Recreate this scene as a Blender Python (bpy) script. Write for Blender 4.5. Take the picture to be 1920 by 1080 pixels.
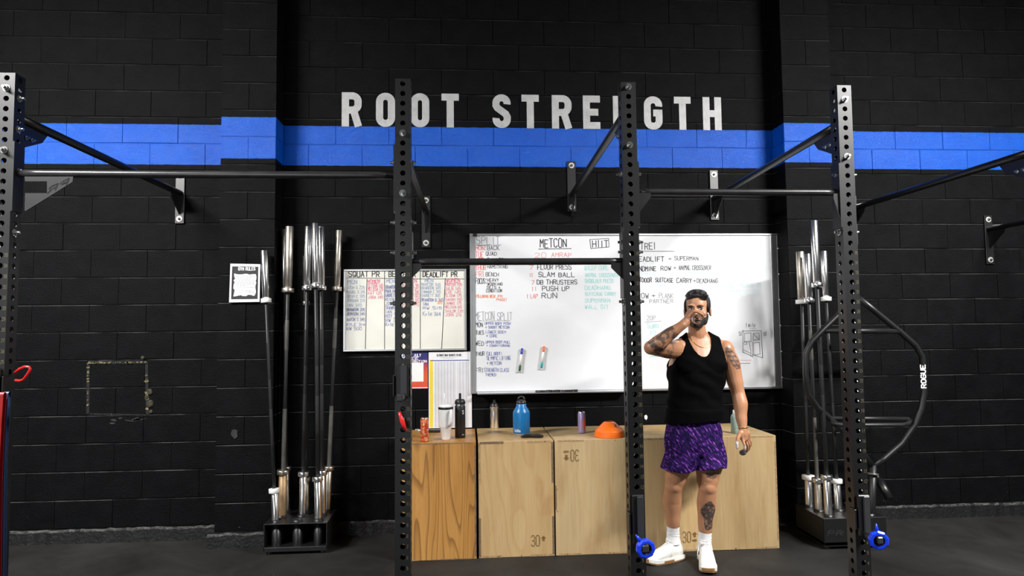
import bpy, bmesh, math, random
from mathutils import Vector, Matrix
from mathutils import noise as mnoise
random.seed(7)
for _o in list(bpy.data.objects): bpy.data.objects.remove(_o)
SC = bpy.context.scene
COL = SC.collection
# ------------------------------------------------------------------ camera
FPX = 1249.8
CAM_R = Vector((0.99771887, -0.06673073, -0.01020083))
CAM_U = Vector((0.00602474, -0.06248576, 0.99802767))
CAM_F = Vector((0.06723653, 0.9958125, 0.06194118))
CAM_P = Vector((0, 0, 1.5103))
cam_d = bpy.data.cameras.new('camera'); cam = bpy.data.objects.new('camera', cam_d); COL.objects.link(cam)
cam_d.sensor_width = 36; cam_d.lens = 36 * FPX / 1920; cam_d.clip_start = .05; cam_d.clip_end = 60
m3 = Matrix((CAM_R, CAM_U, -CAM_F)).transposed()
cam.matrix_world = Matrix.Translation(CAM_P) @ m3.to_4x4()
SC.camera = cam
# ------------------------------------------------------------------ world, lamps, exposure
w = bpy.data.worlds.new('world'); SC.world = w; w.use_nodes = True
w.node_tree.nodes['Background'].inputs[0].default_value = (.55, .62, .7, 1)
w.node_tree.nodes['Background'].inputs[1].default_value = .012
def area(name, loc, target, sx, sy, power, col=(1, 1, 1), spread=180):
    l = bpy.data.lights.new(name, 'AREA'); l.shape = 'RECTANGLE'; l.size = sx; l.size_y = sy; l.energy = power; l.color = col; l.spread = math.radians(spread)
    o = bpy.data.objects.new(name, l); COL.objects.link(o); o.location = loc
    o.rotation_euler = (Vector(target) - Vector(loc)).to_track_quat('-Z', 'Y').to_euler()
    return o
area('ceiling_lamp_left', (-3.9, 1.75, 4.3), (-2.9, 4.1, 0), 1.8, .2, 232, (1, .99, .97), 140)
area('ceiling_lamp_right', (4.2, 1.5, 4.2), (3.3, 3.8, 0), 1.6, .16, 256, (1, .99, .97), 140)
area('open_door_daylight', (-3.0, -2.6, 1.75), (.6, 5, 1.4), 2.4, 2.3, 56, (.95, .98, 1))
SC.view_settings.view_transform = 'Standard'; SC.view_settings.look = 'None'
SC.view_settings.gamma = 1; SC.view_settings.use_curve_mapping = False
SC.view_settings.exposure = 0.6
# ------------------------------------------------------------------ helpers
WALL = 5.137; PIL = 4.938; RACK = 3.32; H0 = .1117
def at(x, y, Y):
    d = CAM_F + CAM_R * ((x - 960) / FPX) - CAM_U * ((y - 540) / FPX)
    return CAM_P + d * (Y / d.y)
def new_obj(name, mesh, mat=None, parent=None):
    o = bpy.data.objects.new(name, mesh); COL.objects.link(o)
    if mat is not None and mesh is not None and len(mesh.materials) == 0:
        for m in (mat if isinstance(mat, (list, tuple)) else [mat]): mesh.materials.append(m)
    if parent is not None:
        o.parent = parent; o.matrix_parent_inverse = parent.matrix_world.inverted() if False else Matrix.Identity(4)
        if parent.get('wl') is not None: o.location = -Vector(parent['wl'])
    return o
def tag(o, label, cat, group=None, kind=None):
    o['label'] = label
    if cat: o['category'] = cat
    if group: o['group'] = group
    if kind: o['kind'] = kind
    return o
def thing(name, loc, label, cat, group=None):
    o = bpy.data.objects.new(name, None); COL.objects.link(o); o.location = loc; o.empty_display_size = .05
    o['wl'] = [float(c) for c in loc]
    tag(o, label, cat, group); return o
THINGS = []
class MB:
    """collects shapes in world coordinates; build() links them as one mesh object"""
    def __init__(s): s.v = []; s.f = []; s.m = []; s.sm = []
    def add(s, vs, fs, mi=0, smooth=False):
        b = len(s.v); s.v += [tuple(v) for v in vs]
        for f in fs: s.f.append(tuple(i + b for i in f)); s.m.append(mi); s.sm.append(smooth)
    def box(s, c, d, mi=0, rot=None):
        c = Vector(c); h = Vector(d) / 2
        vs = [Vector((sx * h.x, sy * h.y, sz * h.z)) for sx in (-1, 1) for sy in (-1, 1) for sz in (-1, 1)]
        if rot is not None: vs = [rot @ v for v in vs]
        s.add([v + c for v in vs], [(0, 1, 3, 2), (4, 6, 7, 5), (0, 4, 5, 1), (2, 3, 7, 6), (0, 2, 6, 4), (1, 5, 7, 3)], mi)
    def bbox(s, c, d, b=.004, mi=0, rot=None):
        """chamfered box"""
        c = Vector(c); h = Vector(d) / 2; b = min(b, h.x * .9, h.y * .9, h.z * .9)
        bm = bmesh.new(); bmesh.ops.create_cube(bm, size=1)
        for v in bm.verts: v.co = Vector((v.co.x * d[0], v.co.y * d[1], v.co.z * d[2]))
        bmesh.ops.bevel(bm, geom=bm.edges[:], offset=b, segments=1, affect='EDGES')
        R = rot if rot is not None else Matrix.Identity(3)
        bm.verts.index_update()
        s.add([R @ v.co + c for v in bm.verts], [[v.index for v in f.verts] for f in bm.faces], mi); bm.free()
    def prism(s, pts, d, mi=0):
        """polygon pts (3d) extruded by vector d"""
        n = len(pts); d = Vector(d); a = [Vector(p) for p in pts]
        s.add(a + [p + d for p in a], [tuple(range(n))[::-1], tuple(range(n, 2 * n))] + [(i, (i + 1) % n, n + (i + 1) % n, n + i) for i in range(n)], mi)
    def tube(s, pts, r, seg=10, mi=0, cap=True, smooth=True):
        pts = [Vector(p) for p in pts]; n = len(pts)
        rs = r if isinstance(r, (list, tuple)) else [r] * n
        vs = []; fs = []; prev = None
        for i, p in enumerate(pts):
            t = (pts[min(i + 1, n - 1)] - pts[max(i - 1, 0)])
            if t.length < 1e-9: t = Vector((0, 0, 1))
            t.normalize()
            if prev is None:
                a = t.orthogonal().normalized()
            else:
                a = (prev - t * prev.dot(t)); a = a.normalized() if a.length > 1e-6 else t.orthogonal().normalized()
            prev = a; b = t.cross(a)
            rr = rs[i] if isinstance(rs[i], (list, tuple)) else (rs[i], rs[i])
            for k in range(seg):
                an = 2 * math.pi * k / seg
                vs.append(p + a * (math.cos(an) * rr[0]) + b * (math.sin(an) * rr[1]))
        for i in range(n - 1):
            for k in range(seg):
                k2 = (k + 1) % seg
                fs.append((i * seg + k, i * seg + k2, (i + 1) * seg + k2, (i + 1) * seg + k))
        s.add(vs, fs, mi, smooth)
        if cap:
            s.add(vs[:seg], [tuple(range(seg))[::-1]], mi); s.add(vs[-seg:], [tuple(range(seg))], mi)
    def lathe(s, c, prof, seg=24, mi=0, axis=None, smooth=True, mis=None):
        """profile of (radius, height) turned about the axis through c"""
        c = Vector(c); ax = Vector(axis).normalized() if axis is not None else Vector((0, 0, 1))
        q = Vector((0, 0, 1)).rotation_difference(ax).to_matrix()
        for j in range(len(prof) - 1):
            (r0, h0), (r1, h1) = prof[j], prof[j + 1]
            vs = []
            for (rr, hh) in ((r0, h0), (r1, h1)):
                for k in range(seg):
                    an = 2 * math.pi * k / seg
                    vs.append(c + q @ Vector((rr * math.cos(an), rr * math.sin(an), hh)))
            mi_ = mis[j] if mis else mi
            if r0 < 1e-6: fs = [(0, seg + k, seg + (k + 1) % seg) for k in range(seg)][::1]; fs = [(f[0], f[1], f[2]) for f in fs]
            elif r1 < 1e-6: fs = [(k, (k + 1) % seg, seg) for k in range(seg)]
            else: fs = [(k, (k + 1) % seg, seg + (k + 1) % seg, seg + k) for k in range(seg)]
            s.add(vs, fs, mi_, smooth)
    def ell(s, c, r, seg=20, rings=12, mi=0, rot=None):
        c = Vector(c); vs = []; fs = []
        r = (r, r, r) if isinstance(r, (int, float)) else r
        R = rot if rot is not None else Matrix.Identity(3)
        vs.append(c + R @ Vector((0, 0, -r[2])))
        for i in range(1, rings):
            ph = -math.pi / 2 + math.pi * i / rings
            for k in range(seg):
                an = 2 * math.pi * k / seg
                vs.append(c + R @ Vector((r[0] * math.cos(ph) * math.cos(an), r[1] * math.cos(ph) * math.sin(an), r[2] * math.sin(ph))))
        vs.append(c + R @ Vector((0, 0, r[2]))); L = len(vs) - 1
        for k in range(seg): fs.append((0, 1 + (k + 1) % seg, 1 + k)); fs.append((L, L - seg + k, L - seg + (k + 1) % seg))
        for i in range(rings - 2):
            for k in range(seg):
                a = 1 + i * seg
                fs.append((a + k, a + (k + 1) % seg, a + seg + (k + 1) % seg, a + seg + k))
        s.add(vs, fs, mi, True)
    def mesh(s, name, merge=0, center=None):
        me = bpy.data.meshes.new(name)
        vs = s.v if center is None else [tuple(Vector(v) - Vector(center)) for v in s.v]
        me.from_pydata(vs, [], s.f); me.update()
        for p, mi, sm in zip(me.polygons, s.m, s.sm): p.material_index = mi; p.use_smooth = sm
        bm = bmesh.new(); bm.from_mesh(me)
        if merge: bmesh.ops.remove_doubles(bm, verts=bm.verts[:], dist=merge)
        bmesh.ops.recalc_face_normals(bm, faces=bm.faces[:])
        bm.to_mesh(me); bm.free()
        return me
    def build(s, name, mat, parent=None, merge=1e-5):
        return new_obj(name, s.mesh(name, merge), mat, parent)
    def solo(s, name, mat, origin, merge=1e-5):
        """top-level mesh with its origin at the thing's base"""
        o = new_obj(name, s.mesh(name, merge, origin), mat); o.location = origin; o['wl'] = [float(c) for c in origin]; return o
# ------------------------------------------------------------------ materials
MATS = {}
def nt(name):
    m = bpy.data.materials.new(name); m.use_nodes = True; t = m.node_tree
    return m, t, t.nodes['Principled BSDF']
def N(t, k, **kw):
    n = t.nodes.new(k)
    for a, b in kw.items():
        if a.startswith('i_'): n.inputs[a[2:].replace('_', ' ')].default_value = b
        else: setattr(n, a, b)
    return n
def mat(name, col, rough=.5, metal=0, var=.0, vscale=20, bump=0, bscale=60, coat=0, spec=.5, emis=None):
    if name in MATS: return MATS[name]
    m, t, p = nt(name)
    p.inputs['Base Color'].default_value = (*col, 1); p.inputs['Roughness'].default_value = rough
    p.inputs['Metallic'].default_value = metal; p.inputs['Coat Weight'].default_value = coat
    p.inputs['Specular IOR Level'].default_value = spec
    tc = N(t, 'ShaderNodeTexCoord')
    n = N(t, 'ShaderNodeTexNoise', i_Scale=vscale, i_Detail=6.0)
    t.links.new(tc.outputs['Object'], n.inputs['Vector'])
    cr = N(t, 'ShaderNodeValToRGB')
    v = max(var, .04)
    cr.color_ramp.elements[0].position = .3; cr.color_ramp.elements[1].position = .7
    cr.color_ramp.elements[0].color = (*[c * (1 - v) for c in col], 1); cr.color_ramp.elements[1].color = (*[min(1, c * (1 + v)) for c in col], 1)
    t.links.new(n.outputs['Fac'], cr.inputs['Fac']); t.links.new(cr.outputs['Color'], p.inputs['Base Color'])
    if bump:
        nb = N(t, 'ShaderNodeTexNoise', i_Scale=bscale, i_Detail=5.0); t.links.new(tc.outputs['Object'], nb.inputs['Vector'])
        b = N(t, 'ShaderNodeBump', i_Strength=bump, i_Distance=.01); t.links.new(nb.outputs['Fac'], b.inputs['Height']); t.links.new(b.outputs['Normal'], p.inputs['Normal'])
    MATS[name] = m; return m
def wall_paint():
    """black masonry paint with one blue band between two heights, scuffed to pale block near the floor"""
    m, t, p = nt('wall_paint'); L = t.links.new
    g = N(t, 'ShaderNodeNewGeometry'); sx = N(t, 'ShaderNodeSeparateXYZ'); L(g.outputs['Position'], sx.inputs[0])
    n0 = N(t, 'ShaderNodeTexNoise', i_Scale=30.0, i_Detail=3.0); L(g.outputs['Position'], n0.inputs['Vector'])
    j = N(t, 'ShaderNodeMath', operation='MULTIPLY_ADD'); L(n0.outputs['Fac'], j.inputs[0]); j.inputs[1].default_value = .008; L(sx.outputs['Z'], j.inputs[2])
    a = N(t, 'ShaderNodeMath', operation='GREATER_THAN'); L(j.outputs[0], a.inputs[0]); a.inputs[1].default_value = 2.785
    b = N(t, 'ShaderNodeMath', operation='LESS_THAN'); L(j.outputs[0], b.inputs[0]); b.inputs[1].default_value = 3.094
    ab = N(t, 'ShaderNodeMath', operation='MULTIPLY'); L(a.outputs[0], ab.inputs[0]); L(b.outputs[0], ab.inputs[1])
    nv = N(t, 'ShaderNodeTexNoise', i_Scale=9.0, i_Detail=8.0, i_Roughness=.65); L(g.outputs['Position'], nv.inputs['Vector'])
    k = N(t, 'ShaderNodeValToRGB'); e = k.color_ramp.elements
    e[0].position = .3; e[0].color = (.0022, .0024, .0027, 1); e[1].position = .75; e[1].color = (.0048, .0051, .0056, 1); L(nv.outputs['Fac'], k.inputs['Fac'])
    bl = N(t, 'ShaderNodeValToRGB'); e = bl.color_ramp.elements
    e[0].position = .3; e[0].color = (.0005, .062, .40, 1); e[1].position = .8; e[1].color = (.001, .080, .48, 1); L(nv.outputs['Fac'], bl.inputs['Fac'])
    mx = N(t, 'ShaderNodeMix', data_type='RGBA'); L(ab.outputs[0], mx.inputs[0]); L(k.outputs['Color'], mx.inputs[6]); L(bl.outputs['Color'], mx.inputs[7])
    # chips: pale specks, denser near the floor
    v = N(t, 'ShaderNodeTexNoise', i_Scale=26.0, i_Detail=9.0, i_Roughness=.72); mp = N(t, 'ShaderNodeMapping'); mp.inputs['Scale'].default_value = (1, 1, 2.2)
    L(g.outputs['Position'], mp.inputs[0]); L(mp.outputs[0], v.inputs['Vector'])
    hz = N(t, 'ShaderNodeMapRange'); L(sx.outputs['Z'], hz.inputs[0]); hz.inputs[1].default_value = 0; hz.inputs[2].default_value = 1.0; hz.inputs[3].default_value = .665; hz.inputs[4].default_value = .80
    c = N(t, 'ShaderNodeMath', operation='GREATER_THAN'); L(v.outputs['Fac'], c.inputs[0]); L(hz.outputs[0], c.inputs[1])
    mc = N(t, 'ShaderNodeMix', data_type='RGBA'); L(c.outputs[0], mc.inputs[0]); L(mx.outputs[2], mc.inputs[6]); mc.inputs[7].default_value = (.22, .22, .2, 1)
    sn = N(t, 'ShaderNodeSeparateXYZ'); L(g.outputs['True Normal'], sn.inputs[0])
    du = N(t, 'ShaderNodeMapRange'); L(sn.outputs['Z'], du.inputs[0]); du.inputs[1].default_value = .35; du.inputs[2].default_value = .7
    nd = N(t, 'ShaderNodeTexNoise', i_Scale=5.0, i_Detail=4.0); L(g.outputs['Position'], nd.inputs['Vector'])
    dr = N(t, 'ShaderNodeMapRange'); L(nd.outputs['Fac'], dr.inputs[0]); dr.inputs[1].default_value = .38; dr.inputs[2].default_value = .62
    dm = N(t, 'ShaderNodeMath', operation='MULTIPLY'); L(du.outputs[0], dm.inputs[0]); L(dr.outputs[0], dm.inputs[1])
    md = N(t, 'ShaderNodeMix', data_type='RGBA'); L(dm.outputs[0], md.inputs[0]); L(mc.outputs[2], md.inputs[6]); md.inputs[7].default_value = (.075, .075, .072, 1); mc = md  # upward block edges painted paler, imitating light they catch from above
    L(mc.outputs[2], p.inputs['Base Color'])
    ro = N(t, 'ShaderNodeMix', data_type='FLOAT'); L(ab.outputs[0], ro.inputs[0]); ro.inputs[2].default_value = .46; ro.inputs[3].default_value = .22
    L(ro.outputs[0], p.inputs['Roughness'])
    sp = N(t, 'ShaderNodeMix', data_type='FLOAT'); L(ab.outputs[0], sp.inputs[0]); sp.inputs[2].default_value = .055; sp.inputs[3].default_value = .24; L(sp.outputs[0], p.inputs['Specular IOR Level'])
    nb = N(t, 'ShaderNodeTexNoise', i_Scale=120.0, i_Detail=6.0, i_Roughness=.65); mp2 = N(t, 'ShaderNodeMapping'); mp2.inputs['Scale'].default_value = (.75, 1, 1.3)
    L(g.outputs['Position'], mp2.inputs[0]); L(mp2.outputs[0], nb.inputs['Vector'])
    bp = N(t, 'ShaderNodeBump', i_Strength=.75, i_Distance=.006); L(nb.outputs['Fac'], bp.inputs['Height']); L(bp.outputs['Normal'], p.inputs['Normal'])
    MATS['wall'] = m; return m
def floor_mat():
    m, t, p = nt('rubber_floor'); L = t.links.new
    g = N(t, 'ShaderNodeNewGeometry')
    n = N(t, 'ShaderNodeTexNoise', i_Scale=1.7, i_Detail=9.0, i_Roughness=.6, i_Distortion=.6); L(g.outputs['Position'], n.inputs['Vector'])
    k = N(t, 'ShaderNodeValToRGB'); e = k.color_ramp.elements
    e[0].position = .35; e[0].color = (.0085, .0083, .008, 1); e[1].position = .72; e[1].color = (.026, .0255, .024, 1); L(n.outputs['Fac'], k.inputs['Fac'])
    sp = N(t, 'ShaderNodeTexNoise', i_Scale=130.0, i_Detail=2.0); L(g.outputs['Position'], sp.inputs['Vector'])
    c = N(t, 'ShaderNodeMath', operation='GREATER_THAN'); L(sp.outputs['Fac'], c.inputs[0]); c.inputs[1].default_value = .75
    mx = N(t, 'ShaderNodeMix', data_type='RGBA'); L(c.outputs[0], mx.inputs[0]); L(k.outputs['Color'], mx.inputs[6]); mx.inputs[7].default_value = (.08, .08, .075, 1)
    L(mx.outputs[2], p.inputs['Base Color']); p.inputs['Roughness'].default_value = .62; p.inputs['Specular IOR Level'].default_value = .25
    nb = N(t, 'ShaderNodeTexNoise', i_Scale=180.0, i_Detail=3.0); L(g.outputs['Position'], nb.inputs['Vector'])
    bp = N(t, 'ShaderNodeBump', i_Strength=.25, i_Distance=.004); L(nb.outputs['Fac'], bp.inputs['Height']); L(bp.outputs['Normal'], p.inputs['Normal'])
    return m
def wood_mat(name, c_lo, c_hi, c_line, line_amt, wscale, dist, seed, zs=.22, bands=11.0, sharp=.55):
    """rotary-cut plywood face: contour figure of a stretched noise field plus fine vertical fibre"""
    m, t, p = nt(name); L = t.links.new
    tc = N(t, 'ShaderNodeTexCoord')
    mp = N(t, 'ShaderNodeMapping'); mp.inputs['Scale'].default_value = (1, 1, zs); mp.inputs['Location'].default_value = (seed * 3.7, seed * 1.3, seed * .9); L(tc.outputs['Object'], mp.inputs[0])
    n = N(t, 'ShaderNodeTexNoise', i_Scale=wscale, i_Detail=2.0, i_Distortion=dist); L(mp.outputs[0], n.inputs['Vector'])
    mu = N(t, 'ShaderNodeMath', operation='MULTIPLY'); L(n.outputs['Fac'], mu.inputs[0]); mu.inputs[1].default_value = bands
    fr = N(t, 'ShaderNodeMath', operation='FRACT'); L(mu.outputs[0], fr.inputs[0])
    rp = N(t, 'ShaderNodeValToRGB'); e = rp.color_ramp.elements; e[0].position = sharp; e[0].color = (0, 0, 0, 1); e[1].position = .93; e[1].color = (1, 1, 1, 1)
    e2 = rp.color_ramp.elements.new(1.0); e2.color = (0, 0, 0, 1); L(fr.outputs[0], rp.inputs['Fac'])
    mf = N(t, 'ShaderNodeMapping'); mf.inputs['Scale'].default_value = (60, 60, 2.2); mf.inputs['Location'].default_value = (seed, 0, 0); L(tc.outputs['Object'], mf.inputs[0])
    f = N(t, 'ShaderNodeTexNoise', i_Scale=1.6, i_Detail=5.0); L(mf.outputs[0], f.inputs['Vector'])
    b = N(t, 'ShaderNodeTexNoise', i_Scale=3.2, i_Detail=4.0, i_Distortion=.8); L(mp.outputs[0], b.inputs['Vector'])
    ad = N(t, 'ShaderNodeMath', operation='MULTIPLY_ADD'); L(f.outputs['Fac'], ad.inputs[0]); ad.inputs[1].default_value = .45; L(b.outputs['Fac'], ad.inputs[2])
    k = N(t, 'ShaderNodeValToRGB'); e = k.color_ramp.elements; e[0].position = .45; e[0].color = (*c_lo, 1); e[1].position = .95; e[1].color = (*c_hi, 1); L(ad.outputs[0], k.inputs['Fac'])
    la = N(t, 'ShaderNodeMath', operation='MULTIPLY'); L(rp.outputs['Color'], la.inputs[0]); la.inputs[1].default_value = line_amt
    mx = N(t, 'ShaderNodeMix', data_type='RGBA'); L(la.outputs[0], mx.inputs[0]); L(k.outputs['Color'], mx.inputs[6]); mx.inputs[7].default_value = (*c_line, 1)
    ms = N(t, 'ShaderNodeMapping'); ms.inputs['Scale'].default_value = (9, 9, 1.6); ms.inputs['Location'].default_value = (seed * 2.1, seed, seed * 5.3); L(tc.outputs['Object'], ms.inputs[0])
    sn = N(t, 'ShaderNodeTexNoise', i_Scale=1.0, i_Detail=6.0, i_Roughness=.62, i_Distortion=.5); L(ms.outputs[0], sn.inputs['Vector'])
    sr = N(t, 'ShaderNodeValToRGB'); e = sr.color_ramp.elements; e[0].position = .50; e[0].color = (0, 0, 0, 1); e[1].position = .78; e[1].color = (.6, .6, .6, 1); L(sn.outputs['Fac'], sr.inputs['Fac'])
    sx_ = N(t, 'ShaderNodeMix', data_type='RGBA', blend_type='MULTIPLY'); L(sr.outputs['Color'], sx_.inputs[0]); L(mx.outputs[2], sx_.inputs[6]); sx_.inputs[7].default_value = (.62, .47, .32, 1); mx = sx_
    L(mx.outputs[2], p.inputs['Base Color']); p.inputs['Roughness'].default_value = .42
    bp = N(t, 'ShaderNodeBump', i_Strength=.08, i_Distance=.003); L(f.outputs['Fac'], bp.inputs['Height']); L(bp.outputs['Normal'], p.inputs['Normal'])
    return m
def shorts_mat():
    m, t, p = nt('purple_streaked_fabric'); L = t.links.new
    tc = N(t, 'ShaderNodeTexCoord'); mp = N(t, 'ShaderNodeMapping'); mp.inputs['Rotation'].default_value = (0, math.radians(-52), 0); L(tc.outputs['Object'], mp.inputs[0])
    ms = N(t, 'ShaderNodeMapping'); ms.inputs['Scale'].default_value = (30, 45, 125); L(mp.outputs[0], ms.inputs[0])
    n = N(t, 'ShaderNodeTexNoise', i_Scale=1.0, i_Detail=2.0, i_Distortion=.3); L(ms.outputs[0], n.inputs['Vector'])
    k = N(t, 'ShaderNodeValToRGB'); e = k.color_ramp.elements; e[0].position = .47; e[0].color = (.006, .0025, .030, 1); e[1].position = .74; e[1].color = (.36, .10, .50, 1)
    x = k.color_ramp.elements.new(.59); x.color = (.038, .006, .125, 1); L(n.outputs['Fac'], k.inputs['Fac'])
    L(k.outputs['Color'], p.inputs['Base Color']); p.inputs['Roughness'].default_value = .75; p.inputs['Specular IOR Level'].default_value = .12
    nb = N(t, 'ShaderNodeTexNoise', i_Scale=11.0, i_Detail=3.0); L(tc.outputs['Object'], nb.inputs['Vector'])
    bp = N(t, 'ShaderNodeBump', i_Strength=.5, i_Distance=.03); L(nb.outputs['Fac'], bp.inputs['Height']); L(bp.outputs['Normal'], p.inputs['Normal'])
    return m
def skin_mat():
    m, t, p = nt('skin'); L = t.links.new
    a = N(t, 'ShaderNodeVertexColor', layer_name='tone'); L(a.outputs['Color'], p.inputs['Base Color'])
    p.inputs['Roughness'].default_value = .42; p.inputs['Subsurface Weight'].default_value = .06; p.inputs['Subsurface Radius'].default_value = (.01, .004, .002)
    tc = N(t, 'ShaderNodeTexCoord'); nb = N(t, 'ShaderNodeTexNoise', i_Scale=120.0, i_Detail=4.0); L(tc.outputs['Object'], nb.inputs['Vector'])
    bp = N(t, 'ShaderNodeBump', i_Strength=.12, i_Distance=.004); L(nb.outputs['Fac'], bp.inputs['Height']); L(bp.outputs['Normal'], p.inputs['Normal'])
    return m
def glass_mat(name, col=(1, 1, 1), rough=.03):
    m, t, p = nt(name)
    p.inputs['Base Color'].default_value = (*col, 1); p.inputs['Roughness'].default_value = rough
    p.inputs['Transmission Weight'].default_value = 1; p.inputs['IOR'].default_value = 1.46
    return m
M_WALL = wall_paint(); M_FLOOR = floor_mat()
M_STEEL = mat('black_powder_coat', (.0045, .0047, .005), .40, var=.12, vscale=30, bump=.04, bscale=400, spec=.62)
M_BAR = mat('worn_black_bar', (.02, .02, .021), .30, var=.3, vscale=14)
M_BOLT = mat('zinc_bolt', (.62, .63, .62), .28, 1, var=.1)
M_CHROME = mat('chrome_sleeve', (.86, .86, .86), .27, 1, var=.08, vscale=40)
M_RUST = mat('worn_steel_sleeve', (.58, .53, .46), .38, 1, var=.3, vscale=16)
M_TANMETAL = mat('rusted_sleeve', (.40, .27, .15), .5, .7, var=.3, vscale=14)
M_SHAFT = mat('black_oxide_shaft', (.008, .0083, .0086), .45, .0, var=.2, vscale=25)
M_SHAFTG = mat('bare_steel_shaft', (.13, .125, .115), .5, .6, var=.25, vscale=12)
M_WHITEP = mat('white_plastic', (.82, .82, .80), .4)
M_BLACKP = mat('black_plastic', (.012, .012, .013), .38)
M_BLUEP = mat('blue_plastic', (.008, .045, .72), .28)
M_REDP = mat('red_plastic', (.75, .02, .02), .3)
M_ALU = mat('brushed_aluminium', (.68, .69, .70), .35, .9, var=.08, vscale=8)
M_BOARD = mat('whiteboard_enamel', (.70, .71, .73), .22, var=.03, vscale=3)
M_BOARD2 = mat('ivory_whiteboard', (.66, .65, .585), .28, var=.06, vscale=4)
M_TAN = mat('tan_marking', (.11, .09, .05), .6, var=.35, vscale=60)
M_GREYPAINT = mat('grey_wall_paint', (.40, .40, .40), .5, var=.12, vscale=18, bump=.3, bscale=80)
INK = {'k': mat('black_ink', (.02, .02, .025), .5), 'g': mat('grey_ink', (.27, .27, .29), .5), 'r': mat('red_ink', (.72, .20, .18), .5), 'p': mat('pink_red_ink', (.66, .15, .24), .5),
       'b': mat('blue_ink', (.12, .14, .38), .5), 'l': mat('light_blue_ink', (.26, .32, .48), .5), 't': mat('teal_ink', (.30, .63, .59), .5), 'f': mat('faint_teal_ink', (.52, .74, .73), .5), 'o': mat('orange_ink', (.75, .20, .07), .5), 'w': mat('white_print', (.85, .85, .85), .5)}
# ================================================================== the setting
CH = .2032; Z0 = .0977; BW = .4064
def struct(o): o['kind'] = 'structure'; return o
mb = MB(); mb.box((.5, 1.3, -.05), (13, 8.2, .1)); floor = struct(mb.build('floor', M_FLOOR))
mb = MB(); mb.box((.5, 1.3, 5.05), (13, 8.2, .1)); struct(mb.build('ceiling', mat('black_ceiling', (.015, .015, .015), .8)))
def block_mesh(wd, ht, dp=.03, b=.0035, rough=0, seed=0):
    """masonry block face: chamfered front, sides running back into the joint; origin at the front face centre"""
    x, z = wd / 2 - .0014, ht / 2 - .0022; bx = .0012
    rnd = random.Random(seed)
    q = lambda: rnd.uniform(-.0012, .0012)
    vs = [(-x + bx, 0, -z + b), (x - bx, 0, -z + b), (x - bx, 0, z - b), (-x + bx, 0, z - b)]
    vs += [(-x + q(), b, -z + q()), (x + q(), b, -z + q()), (x + q(), b, z + q()), (-x + q(), b, z + q())]
    vs += [(-x, dp, -z), (x, dp, -z), (x, dp, z), (-x, dp, z)]
    fs = [(0, 1, 2, 3)]
    for i in range(4):
        j = (i + 1) % 4
        fs += [(i, 4 + i, 4 + j, j), (4 + i, 8 + i, 8 + j, 4 + j)]
    me = bpy.data.meshes.new('block'); me.from_pydata(vs, [], fs); me.update()
    bm = bmesh.new(); bm.from_mesh(me); bmesh.ops.recalc_face_normals(bm, faces=bm.faces[:])
    bmesh.ops.reverse_faces(bm, faces=[f for f in bm.faces]) if bm.faces[0].normal.y > 0 else None
    bm.faces.ensure_lookup_table()
    if bm.faces[0].normal.y > 0: bmesh.ops.reverse_faces(bm, faces=bm.faces[:])
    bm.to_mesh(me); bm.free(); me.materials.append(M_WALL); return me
BLK = {}
def block(wd, ht, var):
    k = (round(wd, 3), round(ht, 3), var)
    if k not in BLK: BLK[k] = block_mesh(wd, ht, seed=hash(k) % 999)
    return BLK[k]
rb = random.Random(3)
def lay(parent, x0, x1, yf, joint, z_from=Z0, z_to=4.30, rowflip=0, depth_j=.0018, skip=None):
    """running bond of blocks between x0 and x1; 'joint' is one head-joint position on even courses"""
    k = 0; z = z_from
    while z < z_to:
        off = joint + (BW / 2 if (k + rowflip) % 2 else 0)
        n = math.floor((x0 - off) / BW); x = off + n * BW
        while x < x1 - .01:
            a, b = max(x, x0), min(x + BW, x1)
            if b - a > .02 and not (skip and skip(a, b, z)):
                o = bpy.data.objects.new('block', block(b - a, CH, rb.randint(0, 2))); COL.objects.link(o)
                o.parent = parent; o.location = ((a + b) / 2, yf + rb.uniform(-depth_j, depth_j), z + CH / 2)
            x += BW
        z += CH; k += 1
def slab(name, x0, x1, yf, y1, z1=5.0, z0=0):
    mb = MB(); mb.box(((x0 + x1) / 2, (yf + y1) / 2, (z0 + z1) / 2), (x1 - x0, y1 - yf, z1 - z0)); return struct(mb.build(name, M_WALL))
PL0, PL1, PR0, PR1 = -1.795, -1.398, 2.461, 2.858
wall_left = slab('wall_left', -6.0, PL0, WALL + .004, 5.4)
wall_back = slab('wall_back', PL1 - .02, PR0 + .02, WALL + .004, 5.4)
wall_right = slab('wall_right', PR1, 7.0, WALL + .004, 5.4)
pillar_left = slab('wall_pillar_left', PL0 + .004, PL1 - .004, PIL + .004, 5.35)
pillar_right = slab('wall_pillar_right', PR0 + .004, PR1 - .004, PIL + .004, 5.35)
# course k=14 is z 2.9425..: its head joints are half a block off the ones below
lay(wall_left, -4.1, PL0, WALL, -2.386, rowflip=1)
lay(wall_back, PL1, PR0, WALL, -.8011, rowflip=1)
lay(wall_right, PR1, 5.3, WALL, 3.699, rowflip=1)
def lay_pillar(parent, x0, x1):
    k = 0; z = Z0
    while z < 4.3:
        segs = [(x0, x1)] if k % 2 == 0 else [(x0, (x0 + x1) / 2), ((x0 + x1) / 2, x1)]
        for a, b in segs:
            o = bpy.data.objects.new('block', block(b - a, CH, rb.randint(0, 2))); COL.objects.link(o); o.parent = parent
            o.location = ((a + b) / 2, PIL + rb.uniform(-.0015, .0015), z + CH / 2)
        z += CH; k += 1
lay_pillar(pillar_left, PL0, PL1); lay_pillar(pillar_right, PR0, PR1)
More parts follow.
